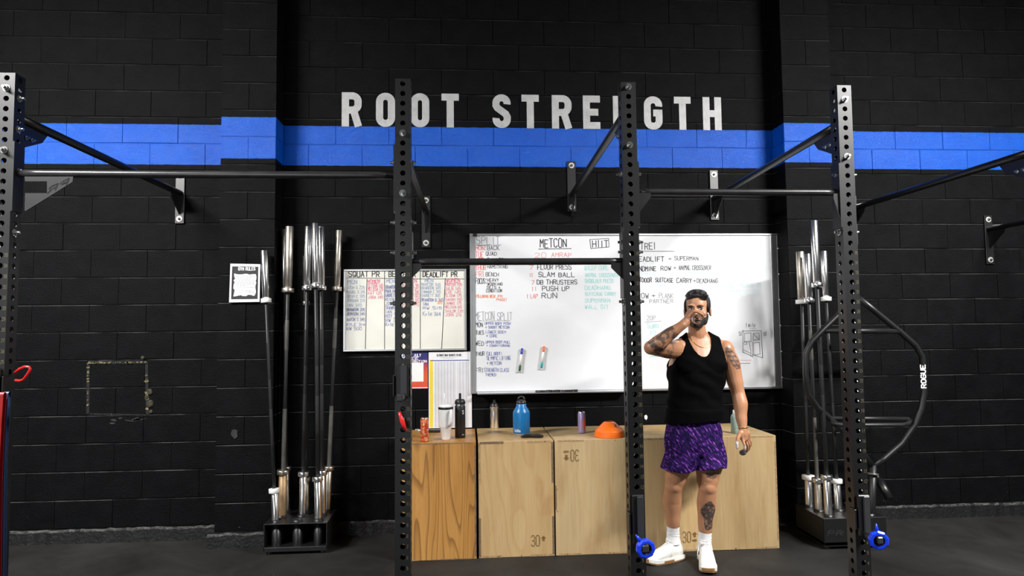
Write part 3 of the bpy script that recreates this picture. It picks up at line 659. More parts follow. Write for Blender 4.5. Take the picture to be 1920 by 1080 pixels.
for t, a, b, c, d in (('x 4', 1207, 1226, 491, 496), ('x 12', 1283, 1300, 491, 495), ('x 10', 1212, 1228, 511, 516), ('20 EACH SIDE', 1288, 1334, 508, 512), ('1 LAP', 1218, 1248, 532, 537), ('x 30', 1312, 1334, 533, 537), ('LEFT', 1352, 1375, 533, 541), ('RIGHT 35', 1388, 1428, 531, 538), ('2', 1368, 1374, 548, 556), ('325 35', 1384, 1424, 547, 555), ('x3', 1356, 1370, 501, 508)): line(t, a, b, c, d, 'f', .003)
stroke([(1348, 546), (1424, 543)], 'f', .003)
line('20P', 1213, 1229, 592, 600, 'g', .003); stroke([(1209, 604), (1240, 602)], 'g', .003); line('Sumo', 1214, 1235, 606, 615, 't', .0034); line('10', 1219, 1229, 620, 628, 't', .003); line('Semp .', 1219, 1247, 660, 669, 't', .0034)
line('1 mile', 1399, 1416, 606, 613, 'k', .0026); line('~~~', 1405, 1418, 615, 618, 'g', .0026)
stroke([(1391, 621), (1427, 620), (1430, 671)], 'k', .0034); stroke([(1393, 619), (1393, 661)], 'k', .0034); stroke([(1396, 625), (1408, 624), (1408, 640), (1396, 641), (1396, 625)], 'k', .003); stroke([(1412, 625), (1423, 624), (1424, 637), (1412, 638), (1412, 625), (1424, 637)], 'k', .003)
stroke([(1394, 643), (1399, 640), (1401, 645), (1395, 646)], 'k', .003); stroke([(1404, 640), (1408, 658), (1408, 668)], 'k', .003); stroke([(1413, 643), (1424, 642), (1425, 664), (1413, 666), (1413, 643)], 'k', .003); stroke([(1411, 640), (1411, 668)], 'k', .003)
stroke([(1393, 660), (1412, 669)], 'k', .0036); stroke([(1394, 656), (1408, 663)], 'k', .003); stroke([(1411, 665), (1430, 671)], 'k', .0036)
line('5%', 1386, 1391, 622, 629, 'k', .0024); line('5%', 1432, 1437, 623, 629, 'k', .0024); line('~~~~', 1388, 1408, 674, 677, 'p', .003); line('~~~~', 1388, 1406, 680, 683, 'k', .003)
done()
# markers in clear pockets stuck to the board
for (x0, y0, x1, y1, c1, c2, nm) in ((979, 653, 974, 696, (.03, .03, .42), (.01, .12, .06), 'dry-erase marker with navy and dark green ends in a clear pocket on the whiteboard'), (1020, 649, 1015, 690, (.85, .14, .03), (.02, .42, .42), 'dry-erase marker with orange and teal ends in a clear pocket on the whiteboard')):
    a = at(x0, y0, YBD - .012); b = at(x1, y1, YBD - .012); d = (a - b).normalized()
    t = thing('whiteboard_marker', tuple(b), nm, 'marker')
    mb = MB(); mb.tube([b + (a - b) * .25, b + (a - b) * .75], .0075, 12); mb.build('barrel', M_WHITEP, t)
    i0 = mat('cap_%d' % int(x0), c1, .4); i1 = mat('cap_b_%d' % int(x0), c2, .4)
    mb = MB(); mb.tube([b + (a - b) * .74, b + (a - b) * .76, a], [.0078, .0088, .008], 12); mb.build('cap', i0, t)
    mb = MB(); mb.tube([b + (a - b) * .26, b + (a - b) * .24, b], [.0078, .0088, .008], 12); mb.build('cap', i1, t)
    mb = MB(); c = (a + b) / 2 - d * .012; u = Vector((0, 1, 0)).cross(d).normalized()
    mb.prism([c + u * .019 + d * .07, c - u * .019 + d * .07, c - u * .022 - d * .085, c + u * .022 - d * .085], (0, .0012, 0)); 
    o = mb.build('clear_pocket', mat('clear_sleeve', (.80, .80, .80), .2), t); o.location += Vector((0, .010, 0))
for i, (a, b, c) in enumerate(((1004, 1030, (.01, .01, .01)), (1034, 1046, (.02, .02, .02)), (1052, 1078, (.01, .01, .012)))):
    p = at(a, 733, YBD - .03); q = at(b, 733, YBD - .03); z = BZ0 + .013
    t = thing('whiteboard_marker', ((p.x + q.x) / 2, p.y, z), ['black marker at the left end of the pen tray', 'short black marker in the middle of the pen tray', 'black marker at the right end of the pen tray'][i], 'marker')
    mb = MB(); mb.tube([(p.x, p.y, z), (q.x, p.y, z)], .008, 10); mb.build('barrel', M_BLACKP, t)
    mb = MB(); mb.tube([(q.x - .02, p.y, z), (q.x + .02, p.y, z)], .0095, 10); mb.build('cap', M_BLACKP, t)
# personal-record board
YPB = 5.112
pb = rect_board('record_board', (-.934, 1.356), (-.006, 1.978), YPB, 'smaller ivory whiteboard ruled into squat, bench and deadlift records', 'whiteboard', M_BOARD2, M_ALU, .014)
line, stroke, done = inkwriter(pb, YPB + .0032)
line('SQUAT PR', 654, 711, 509, 519, 'k', .0062); line('BENCH PR', 729, 779, 509, 519, 'k', .0062); line('DEADLIFT PR', 793, 857, 510, 519, 'k', .0062)
stroke([(650, 521), (722, 522)], 'k', .004); stroke([(722, 522), (786, 523), (870, 523)], 'k', .004)
for pts in ([(721, 508), (721, 655)], [(788, 508), (788, 656)], [(688, 523), (685, 654)], [(755, 523), (754, 655)], [(835, 522), (828, 656)]): stroke(pts, 'k', .0045)
line('MEN', 652, 669, 525, 531, 'l'); stroke([(651, 533), (669, 532)], 'l', .003); line('WOMEN', 689, 712, 524, 530, 'p'); stroke([(688, 532), (711, 531)], 'p', .003)
for i, s in enumerate(('JOSH G 225', 'MIGUEL S 215', 'JOSH C 185', 'JORDAN 215', 'IAN 315', 'BRANDON 205', 'JEMISON 245', 'AARON S 345', 'KYLE 314', 'RW 500')): line(s, 650, 684 if len(s) > 7 else 678, (536, 545, 553, 561, 569, 578, 586, 596, 606, 613)[i], (542, 550, 558, 566, 575, 583, 591, 602, 611, 619)[i], 'l' if i < 5 else 'b', .0027)
for i, s in enumerate(('ELISHA 165', 'MELISSA 125', 'KAT 125', 'JORA 145')): line(s, 690, 718 if i != 2 else 715, (532, 539, 547, 555)[i], (538, 545, 552, 560)[i], 'p', .0028)
line('MEN', 725, 740, 524, 530, 'l')
for i, s in enumerate(('BRANDON 245', 'MARLIN 235', 'GARRETT 225', 'KEVIN 225', 'JOSH 205', 'SHAWN 205', 'IAN 205', 'ROY 225', 'RW 325', 'Kyle 225')): line(s, 723, 752, 535 + i * 7.8, 541 + i * 7.8, 'b', .0028)
line('WOMEN', 758, 781, 524, 530, 'p')
for i, s in enumerate(('ELISHA 95', 'KAT 95', 'MELISSA 105', 'JORA 95', 'SARAH 95', 'EVE 75')): line(s, 757, 785, 532 + i * 7.2, 538 + i * 7.2, 'p', .0027)
line('MEN', 797, 812, 522.5, 529, 'l'); stroke([(797, 531), (812, 531)], 'l', .003); line('WOMEN', 837, 862, 522, 529, 'p'); stroke([(837, 530.5), (861, 530.5)], 'p', .003)
for i, s in enumerate(('MARLON 365', 'BRANDON 345', 'CONNOR C 315', 'GARRETT 305', 'BRANDON B 365', 'IAN', 'RW 515', 'Kyle 364')): line(s, 790 if i < 5 else 793, (826, 826, 826, 825, 831, 803, 828, 826)[i], (531, 537.5, 544.5, 551.5, 559.5, 567, 575, 585)[i], (536, 542.5, 549.5, 556.5, 565, 573, 580, 592)[i], 'l' if i < 4 else 'b', .0027)
line('315', 820, 829, 565, 570, 'o', .0032)
for i, s in enumerate(('MARIAH 195', 'JULIE 165', 'EVE 165', 'ELISHA 175', 'SARAH 150', 'JANNIE 175', 'MELISSA 165', 'SAILOR 225', 'JORA 215')): line(s, 835, (866, 863, 864, 865, 866, 865, 866, 868, 865)[i], (531, 538, 545, 551.5, 559, 566, 573, 580.5, 587.5)[i], (536, 543.5, 550, 556.5, 564, 571, 578, 585.5, 593)[i], 'p', .0027)
done()
def sheet(name, px0, py0, px1, py1, label, cat, m_, th=.0015, y=WALL - .005):
    a = at(px0, py1, y); b = at(px1, py0, y); t = thing(name, ((a.x + b.x) / 2, y, a.z), label, cat)
    mb = MB(); mb.box(((a.x + b.x) / 2, y, (a.z + b.z) / 2), (b.x - a.x, th, b.z - a.z)); mb.build('sheet', m_, t); return t, a, b
def patch(parent, px0, py0, px1, py1, y, m_, name, th=.0004):
    a = at(px0, py1, y); b = at(px1, py0, y); mb = MB(); mb.box(((a.x + b.x) / 2, y, (a.z + b.z) / 2), (b.x - a.x, th, b.z - a.z)); return mb.build(name, m_, parent)
# flyer (its code square is left blank)
m_, t_, p_ = nt('flyer_print'); g_ = N(t_, 'ShaderNodeNewGeometry'); s_ = N(t_, 'ShaderNodeSeparateXYZ'); t_.links.new(g_.outputs['Position'], s_.inputs[0])
n_ = N(t_, 'ShaderNodeTexNoise', i_Scale=16.0, i_Detail=3.0); t_.links.new(g_.outputs['Position'], n_.inputs['Vector'])
ma = N(t_, 'ShaderNodeMath', operation='MULTIPLY_ADD'); t_.links.new(n_.outputs['Fac'], ma.inputs[0]); ma.inputs[1].default_value = .12; t_.links.new(s_.outputs['Z'], ma.inputs[2])
mr = N(t_, 'ShaderNodeMapRange'); t_.links.new(ma.outputs[0], mr.inputs[0]); mr.inputs[1].default_value = 1.10; mr.inputs[2].default_value = 1.42
cr = N(t_, 'ShaderNodeValToRGB'); e = cr.color_ramp.elements; e[0].position = 0; e[0].color = (.8, .78, .76, 1); e[1].position = 1; e[1].color = (.02, .02, .12, 1)
for ps, cc in ((.10, (.70, .05, .03)), (.30, (.62, .10, .03)), (.55, (.62, .07, .03)), (.72, (.10, .03, .12)), (.80, (.02, .02, .14))):
    q = cr.color_ramp.elements.new(ps); q.color = (*cc, 1)
t_.links.new(mr.outputs[0], cr.inputs['Fac']); t_.links.new(cr.outputs['Color'], p_.inputs['Base Color'])
fl_, a, b = sheet('flyer', 748, 659, 802, 729, 'red and navy flyer with a blank white square, taped beside the drilled upright', 'flyer', m_, y=WALL - .0045)
patch(fl_, 752, 680, 794, 716, WALL - .0058, M_WHITEP, 'white_square'); patch(fl_, 748, 726, 802, 728.5, WALL - .0058, M_WHITEP, 'white_margin')
mb = MB()
for tx, xa, xb, ya, yb in (('4TH OF JULY', 753, 789, 664, 669), ('FREE', 753, 784, 670.5, 674.5), ('DISTRIBUTION', 753, 800, 676, 680)):
    p = at(xa, yb, WALL - .0062); q = at(xb, yb, WALL - .0062); r = at(xa, ya, WALL - .0062); write(mb, tx, p, (1, 0, 0), (0, 0, 1), (0, -1, 0), (q - p).length, (r - p).length, .0036)
mb.build('lettering', INK['w'], fl_)
# weight chart
M_PAPER = mat('paper', (.72, .72, .73), .6, var=.05, vscale=10); M_PAPERG = mat('grey_paper_column', (.50, .50, .54), .6); M_YEL = mat('yellow_column', (.78, .58, .03), .6); M_NAVY = mat('navy_rule', (.05, .08, .28), .6)
ch, a, b = sheet('weight_chart', 804, 659, 884, 803, 'tall white chart of ruled columns with a yellow edge, standing behind the tumbler', 'chart', M_PAPER, .003, WALL - .0075)
yy = WALL - .0095
patch(ch, 806, 674.5, 811.5, 801, yy, M_YEL, 'yellow_column'); patch(ch, 807, 674.5, 879, 677, yy - .0004, M_NAVY, 'header_rule')
for k in range(11):
    if k != 7: patch(ch, 815.5 + k * 5.8, 678, 816.9 + k * 5.8, 801, yy, M_PAPERG, 'column_rule')
    patch(ch, 816.9 + k * 5.8, 678, 820 + k * 5.8, 801, yy + .0002, mat('pale_grey_column', (.62, .62, .65), .6), 'column')
mb = MB()
for tx, xa, xb, ya, yb, wd in (('ULTIMATE WHAT WEIGHTS TO USE', 819, 865, 664.5, 668, .0026),):
    p = at(xa, yb, yy); q = at(xb, yb, yy); r = at(xa, ya, yy); write(mb, tx, p, (1, 0, 0), (0, 0, 1), (0, -1, 0), (q - p).length, (r - p).length, wd)
mb.build('lettering', INK['k'], ch)
patch(ch, 825, 670, 858, 670.7, yy, INK['g'], 'fine_print'); patch(ch, 830, 671.6, 852, 672.2, yy, INK['g'], 'fine_print')
mb = MB(); a = at(878, 671, yy + .004); b = at(886, 735, yy + .004)
mb.box(((a.x + b.x) / 2 + .012, WALL - .008, (a.z + b.z) / 2), (.010, .008, a.z - b.z)); mb.build('dark_edge_strip', M_BLACKP, ch)
# framed notice on the left pillar
gy = PIL - .016
gr = thing('framed_notice', tuple(at(460, 567, gy)), 'white framed black notice headed GYM RULES on the left pillar', 'sign')
A, B_, Cc, D_ = at(430, 567, gy), at(487, 566, gy), at(488.5, 495.5, gy), at(432.5, 494.5, gy)
mb = MB(); mb.prism([A, B_, Cc, D_], (0, .012, 0)); mb.build('backing', mat('notice_black', (.012, .012, .012), .5), gr)
fw = .0135
def lerp4(u, v): return (A.lerp(B_, u)).lerp(D_.lerp(Cc, u), v)
for (u0, u1, v0, v1) in ((0, 1, 0, .075), (0, 1, .93, 1), (0, .062, .075, .93), (.938, 1, .075, .93)):
    mb = MB(); mb.prism([lerp4(u0, v0), lerp4(u1, v0), lerp4(u1, v1), lerp4(u0, v1)], (0, -.006, 0)); mb.build('frame_rail', M_WHITEP, gr)
mb = MB(); rg = random.Random(4); ring = []
for k in range(40):
    f = k / 40 * 4; s = int(f); u = f - s
    e = [(.14 + .7 * u, .17), (.85, .17 + .55 * u), (.85 - .7 * u, .74), (.14, .74 - .55 * u)][s]
    ring.append(lerp4(e[0] + rg.uniform(-.03, .03), e[1] + rg.uniform(-.022, .022)) + Vector((0, -.0012, 0)))
c = lerp4(.5, .45) + Vector((0, -.0012, 0)); mb.add([c] + ring, [(0, 1 + k, 1 + (k + 1) % 40) for k in range(40)]); mb.build('torn_paper', M_PAPER, gr)
mb = MB(); p = lerp4(.27, .83) + Vector((0, -.002, 0)); write(mb, 'GYM RULES', p, (1, 0, 0), (0, 0, 1), (0, -1, 0), .118, .022, .0045, .08); mb.build('heading', INK['w'], gr)
mb = MB()
for k in range(11):
    v = .68 - k * .042; x = .23
    lim = (.80, .72, .68, .83, .83, .83, .55, .82, .28, .70, .80)[k]
    while x < lim:
        w_ = rg.uniform(.04, .10); a = lerp4(x, v) + Vector((0, -.002, 0)); b = lerp4(min(x + w_, lim), v) + Vector((0, -.002, 0)); ribbon(mb, a, b, .0022, Vector((0, -1, 0)), Vector((1, 0, 0)), Vector((0, 0, 1))); x += w_ + .03
mb.build('fine_print', INK['g'], gr)
# ================================================================== plywood boxes
WOODS = [wood_mat('fir_plywood', (.34, .155, .035), (.52, .27, .075), (.16, .065, .016), .75, 4.6, .35, 1.0, .085, 17.0, .66),
         wood_mat('birch_plywood_a', (.40, .26, .11), (.53, .37, .185), (.38, .18, .06), .28, 1.6, 1.6, 2.3),
         wood_mat('birch_plywood_b', (.40, .275, .135), (.55, .41, .225), (.40, .22, .08), .14, 1.6, .9, 4.1),
         wood_mat('birch_plywood_c', (.40, .265, .12), (.54, .39, .20), (.38, .20, .07), .16, 1.6, .9, 5.7),
         wood_mat('birch_plywood_d', (.40, .27, .125), (.53, .385, .20), (.33, .19, .08), .12, 1.5, .9, 7.2)]
M_EDGE = mat('plywood_edge', (.34, .22, .11), .6, var=.3, vscale=60); M_EDGED = mat('dark_plywood_edge', (.16, .105, .06), .6, var=.3, vscale=60)
M_BURN = mat('burnt_print', (.17, .085, .025), .6, var=.2)
BXW, BXD, BXH, PT = .506, .606, .762, .018
def ply_box(x0, yf, m_top, m_front, label, fingers, seed, topw=None):
    t = thing('plyometric_box', (x0 + BXW / 2, yf + BXD / 2, 0), label, 'wooden box', 'row of plywood boxes under the whiteboard')
    x1 = x0 + BXW; y1 = yf + BXD
    fr = MB(); fr.bbox(((x0 + x1) / 2, yf + PT / 2, BXH / 2), (BXW - .001, PT, BXH - .002), .0015); front = fr.build('front_panel', m_front, t)
    b = MB(); b.box(((x0 + x1) / 2, y1 - PT / 2, BXH / 2), (BXW, PT, BXH - .002)); b.build('back_panel', m_top, t)
    tp = MB(); tp.bbox(((x0 + x1) / 2, (yf + y1) / 2 + .0005, BXH - PT / 2 + .0005), (BXW - .002, BXD - .0012, PT), .0015); top = tp.build('top_panel', m_top, t)
    for x in (x0, x1 - PT):
        s = MB(); s.box((x + PT / 2, (yf + y1) / 2, BXH / 2), (PT - .001, BXD - .002, BXH - .004)); s.build('side_panel', m_top, t)
    # finger joints: end-grain tabs let into the front panel
    for kind, a, b_, w_ in fingers:
        f = MB(); dk = M_EDGED if kind.isupper() else M_EDGE; k = kind.lower()
        if k == 't': f.box((x0 + (a + b_) / 2, yf + PT / 2 - .0006, BXH - w_ / 2 - .001), (b_ - a, PT, w_))
        if k == 'b': f.box((x0 + (a + b_) / 2, yf + PT / 2 - .0006, w_ / 2 + .001), (b_ - a, PT, w_))
        if k == 'l': f.box((x0 + w_ / 2 + .001, yf + PT / 2 - .0006, (a + b_) / 2), (w_, PT, b_ - a))
        if k == 'r': f.box((x1 - w_ / 2 - .001, yf + PT / 2 - .0006, (a + b_) / 2), (w_, PT, b_ - a))
        f.build('joint_tab', dk, front)
    rs = random.Random(seed)
    for k in range(6):
        ex = rs.choice([.012, BXW - .012]) if k < 3 else rs.uniform(.05, .45); ez = rs.uniform(.05, .7) if k < 3 else rs.choice([.009, BXH - .009])
        s = MB(); s.lathe((x0 + ex, yf - .0008, ez), [(0, 0), (.0035, 0), (.0035, .001)], 8, axis=(0, -1, 0)); s.build('screw', M_EDGED, front)
    return t, front
def stencil(parent, px0, px1, py0, py1, yf, flip, arrow_px, inch=None):
    mb = MB(); u = -1 if flip else 1; y = yf - .0012
    p = at(px1 if flip else px0, py0 if flip else py1, y); q = at(px0 if flip else px1, py0 if flip else py1, y); h = abs(at(px0, py0, y).z - at(px0, py1, y).z)
    write(mb, '30', p, (u, 0, 0), (0, 0, u), (0, -1, 0), abs(q.x - p.x), h, .0034)
    ax, ay0, ay1 = arrow_px; a = at(ax, ay0, y); b = at(ax, ay1, y); hh = a.z - b.z; wd = hh * .5
    if not flip: pts = [(a.x, y, a.z), (a.x - wd, y, a.z - hh * .5), (a.x - wd * .4, y, a.z - hh * .5), (a.x - wd * .4, y, b.z), (a.x + wd * .4, y, b.z), (a.x + wd * .4, y, a.z - hh * .5), (a.x + wd, y, a.z - hh * .5)]
    else: pts = [(a.x, y, b.z), (a.x + wd, y, b.z + hh * .5), (a.x + wd * .4, y, b.z + hh * .5), (a.x + wd * .4, y, a.z), (a.x - wd * .4, y, a.z), (a.x - wd * .4, y, b.z + hh * .5), (a.x - wd, y, b.z + hh * .5)]
    mb.add(pts, [tuple(range(7))])
    if inch:
        c = at(inch[2], inch[1] if not flip else inch[0], y); d = at(inch[3], inch[1] if not flip else inch[0], y)
        write(mb, 'inch', (d if flip else c), (u, 0, 0), (0, 0, u), (0, -1, 0), abs(d.x - c.x), .016, .0025)
    mb.build('burnt_lettering', M_BURN, parent, 0)
BY = 4.519
X1, X2, X3, X4, X5 = -.453, .0673, .582, 1.095, 1.611
t1, f1 = ply_box(X1, BY - .012, WOODS[0], WOODS[0], 'orange-brown plywood box with bold wavy grain, leftmost of the row', [('T', .02, .48, .006), ('b', .02, .12, .006), ('B', .27, .48, .006), ('R', .02, .74, .010)], 1)
t2, f2 = ply_box(X2, BY, WOODS[1], WOODS[1], 'pale plywood box with 30 and an up arrow, second from the left', [('T', .01, .17, .016), ('t', .33, .49, .014), ('R', .48, .75, .014), ('R', .01, .26, .014), ('L', .01, .26, .014), ('l', .48, .75, .014), ('b', .01, .16, .014), ('b', .34, .49, .014)], 2)
t3, f3 = ply_box(X3, BY, WOODS[2], WOODS[2], 'pale plywood box with an upside-down 30 inch mark near its top, middle of the row', [('t', .02, .20, .012), ('b', .02, .17, .012), ('b', .34, .49, .012), ('L', .30, .46, .008)], 3)
t4, f4 = ply_box(X4, BY, WOODS[3], WOODS[3], 'plywood box marked 30 with an up arrow, directly behind the legs of the man', [('t', .02, .3, .012), ('b', .18, .48, .012)], 4)
t5, f5 = ply_box(X5, BY, WOODS[4], WOODS[4], 'pale plywood box at the right end of the row, without printed number', [('t', .30, .49, .010), ('b', .34, .49, .012), ('r', .05, .72, .012)], 5)
stencil(f2, 996.5, 1011.5, 1004, 1024, BY - .001, False, (1019, 1004.5, 1014))
stencil(f3, 1070, 1085, 843.5, 864, BY - .001, True, (1062, 853, 863.5), (845, 850, 1057, 1067))
stencil(f4, 1280.5, 1295.5, 997.5, 1017, BY - .001, False, (1302.5, 997, 1007), (1012, 1015, 1298, 1306))
# ================================================================== things standing on the boxes
ZT = BXH + .0012
def on_box(px, py):
    """point on the box tops seen at this place"""
    d = CAM_F + CAM_R * ((px - 960) / FPX) - CAM_U * ((py - 540) / FPX); k = (ZT - CAM_P.z) / d.z; p = CAM_P + d * k; return Vector((p.x, p.y, ZT))
def hgt(p, py):   # height of a point above p seen at image row py
    lo, hi = 0, .6
    for _ in range(40):
        m_ = (lo + hi) / 2; v = p + Vector((0, 0, m_)) - CAM_P; y = 540 - FPX * v.dot(CAM_U) / v.dot(CAM_F)
        if y > py: lo = m_
        else: hi = m_
    return lo
def lath(parent, name, c, prof, m_, seg=24):
    mb = MB(); mb.lathe(c, prof, seg); return mb.build(name, m_, parent)
def can(px, py, label, m_, r, h, grp=None):
    p = on_box(px, py); t = thing('drink_can', tuple(p), label, 'can')
    lath(t, 'body', p, [(0, .001), (r * .8, .001), (r * .86, .0), (r, .008), (r, h - .014), (r * .86, h - .003)], m_)
    lath(t, 'lid', p, [(r * .86, h - .003), (r * .88, h), (r * .80, h), (r * .78, h - .004), (0, h - .004)], M_CHROME)
    mb = MB(); mb.box(p + Vector((0, -.006, h - .002)), (.012, .02, .0015)); mb.build('ring_pull', M_CHROME, t)
    return t, p
m_o, tt, pp = nt('orange_can_print'); tc = N(tt, 'ShaderNodeTexCoord'); nn = N(tt, 'ShaderNodeTexNoise', i_Scale=60.0, i_Detail=3.0); tt.links.new(tc.outputs['Object'], nn.inputs['Vector'])
cr = N(tt, 'ShaderNodeValToRGB'); e = cr.color_ramp.elements; e[0].position = .42; e[0].color = (.72, .07, .02, 1); e[1].position = .6; e[1].color = (.80, .42, .22, 1); tt.links.new(nn.outputs['Fac'], cr.inputs['Fac']); tt.links.new(cr.outputs['Color'], pp.inputs['Base Color']); pp.inputs['Metallic'].default_value = .4; pp.inputs['Roughness'].default_value = .3
m_l, tt, pp = nt('lavender_can_print'); tc = N(tt, 'ShaderNodeTexCoord'); nn = N(tt, 'ShaderNodeTexNoise', i_Scale=22.0, i_Detail=2.0); tt.links.new(tc.outputs['Object'], nn.inputs['Vector'])
cr = N(tt, 'ShaderNodeValToRGB'); e = cr.color_ramp.elements; e[0].position = .60; e[0].color = (.40, .31, .55, 1); e[1].position = .64; e[1].color = (.80, .12, .03, 1); tt.links.new(nn.outputs['Fac'], cr.inputs['Fac']); tt.links.new(cr.outputs['Color'], pp.inputs['Base Color']); pp.inputs['Metallic'].default_value = .4; pp.inputs['Roughness'].default_value = .28
can(796, 828, 'tall orange-red drink can at the left end of the boxes', m_o, .0275, .158)
lc, lp = can(1091, 812, 'tall lavender drink can with an orange patch, left of the orange cones', m_l, .0275, .150)
mb = MB()   # orange emblem on the can's front, wrapped on its side
for k in range(5):
    a0, a1 = -math.pi / 2 + .15 + k * .17, -math.pi / 2 + .15 + (k + 1) * .17; z0, z1 = .05 - .006 * k, .085 + .012 * (2 - abs(k - 2))
    mb.add([lp + Vector((.0279 * math.cos(a), .0279 * math.sin(a), z)) for a, z in ((a0, z0), (a1, z0), (a1, z1), (a0, z1))], [(0, 1, 2, 3)])
mb.build('orange_emblem', mat('orange_print', (.85, .14, .02), .35), lc)
# white tumbler
p = on_box(836, 824); t = thing('tumbler', tuple(p), 'white insulated tumbler with handle and straw standing on the wavy-grained box', 'tumbler')
lath(t, 'body', p, [(0, 0), (.029, 0), (.031, .004), (.037, .072), (.045, .084), (.048, .095), (.050, .212), (.050, .214)], mat('white_enamel', (.80, .80, .79), .3))
lath(t, 'black_band', p, [(.0505, .206), (.0512, .208), (.0512, .220), (.0505, .222)], M_BLACKP)
lath(t, 'lid', p, [(.0500, .221), (.0505, .226), (.047, .234), (.02, .238), (0, .238)], M_WHITEP)
mb = MB(); mb.tube([p + Vector((-.006, 0, .235)), p + Vector((-.010, 0, .315))], .0038, 10); mb.build('straw', mat('clear_white_straw', (.75, .75, .74), .25), t)
mb = MB(); hp = [(.030, -.040, .200), (.036, -.062, .204), (.038, -.068, .190), (.036, -.068, .13), (.032, -.062, .108), (.026, -.041, .100)]
mb.tube([p + Vector(q) for q in hp], [(.011, .006)] * 6, 10); mb.build('handle', M_WHITEP, t)
# black bottle with straw lid
p = on_box(863, 820); t = thing('water_bottle', tuple(p), 'black straw-lid water bottle beside the white tumbler', 'bottle')
lath(t, 'body', p, [(0, 0), (.033, 0), (.0365, .004), (.0365, .212), (.033, .222), (.031, .226)], mat('black_bottle', (.012, .012, .013), .45))
lath(t, 'neck_ring', p, [(.0325, .222), (.0325, .232)], M_CHROME)
lath(t, 'lid', p, [(.036, .231), (.037, .236), (.036, .252), (.030, .263), (0, .265)], M_BLACKP)
mb = MB(); mb.bbox(p + Vector((0, 0, .283)), (.017, .02, .045), .004); mb.build('spout', M_BLACKP, t)
mb = MB(); write(mb, 'S', p + Vector((.017, -.0345, .165)), (.8, .6, 0), (0, 0, 1), (.5, -.8, 0), .009, .024, .004); write(mb, '~', p + Vector((.014, -.0352, .020)), (.8, .4, 0), (0, 0, 1), (.4, -.9, 0), .014, .006, .003); mb.build('emblem', INK['w'], t)
# stainless bottle
p = on_box(927, 803); t = thing('water_bottle', tuple(p), 'slim stainless steel bottle with a black cap, left of the blue jug', 'bottle')
lath(t, 'body', p, [(0, 0), (.030, 0), (.033, .004), (.0335, .105), (.0315, .128), (.0315, .140), (.0345, .150), (.0345, .165)], mat('stainless', (.80, .78, .74), .3, 1))
lath(t, 'cap', p, [(.034, .165), (.033, .178), (.022, .192), (.012, .196), (.011, .214), (0, .215)], M_BLACKP)
# blue jug
p = on_box(978, 815); t = thing('water_jug', tuple(p), 'large blue metal water jug with black lid and steel foot', 'bottle'); 
lath(t, 'body', p, [(.058, .012), (.060, .018), (.0605, .150), (.058, .166), (.038, .196), (.035, .202), (.035, .218), (.033, .219)], mat('blue_enamel', (.010, .16, .42), .32), 32)
lath(t, 'foot', p, [(0, 0), (.052, 0), (.055, .004), (.058, .013)], mat('stainless', (.80, .78, .74), .3, 1), 32)
lath(t, 'lid', p, [(.034, .218), (.035, .222), (.034, .234), (.022, .244), (0, .246)], M_BLACKP)
mb = MB(); mb.tube([p + Vector((-.024, 0, .236)), p + Vector((-.020, 0, .258)), p + Vector((-.006, 0, .268)), p + Vector((.012, 0, .266)), p + Vector((.022, 0, .252)), p + Vector((.024, 0, .236))], .006, 10); mb.build('carry_loop', M_BLACKP, t)
mb = MB()
for k, c_ in enumerate('bubba'):
    an = math.radians(-90 - 52 + k * 9); n_ = Vector((math.cos(an), math.sin(an), 0)); ux = Vector((-math.sin(an), math.cos(an), 0)); write(mb, c_, p + n_ * .0612 - ux * .003 + Vector((0, 0, .028)), ux, (0, 0, 1), n_, .0062, .018 if c_ == 'b' else .014, .0025)
mb.build('lettering', INK['w'], t)
# black pouch
p = on_box(997, 821); t = MB(); n = 9
t.tube([p + Vector((-.075 + .155 * k / 8, .012 * math.sin(k * .6), .011)) for k in range(9)], [(.003, .006), (.010, .016), (.010, .020), (.009, .021), (.010, .022), (.011, .024), (.011, .024), (.010, .020), (.004, .010)], 10)
tag(t.solo('wrist_strap', M_BLACKP, tuple(p)), 'folded black wrist strap lying in front of the blue jug', 'strap')
# keys and black wallet at the left end
p = on_box(781, 808); t = thing('key_bunch', tuple(p), 'small bunch of silver keys half hidden behind the upright and orange can', 'keys')
for k in range(3):
    mb = MB(); an = k * .7 - .3; d = Vector((math.cos(an), math.sin(an), 0)); mb.tube([p + Vector((0, 0, .006 + .003 * k)), p + d * .035 + Vector((0, 0, .004 + .003 * k))], [(.006, .002), (.003, .0015)], 8); mb.build('key', M_CHROME, t)
mb = MB(); mb.tube([p + Vector((.012 * math.cos(a), .012 * math.sin(a), .010)) for a in [i * math.pi / 6 for i in range(13)]], .0015, 6); mb.build('ring', M_CHROME, t)
p = on_box(813, 810); mb = MB(); mb.bbox(p + Vector((0, 0, .009)), (.10, .07, .018), .006); tag(mb.solo('wallet', M_BLACKP, tuple(p)), 'flat black wallet lying behind the can and tumbler', 'wallet')
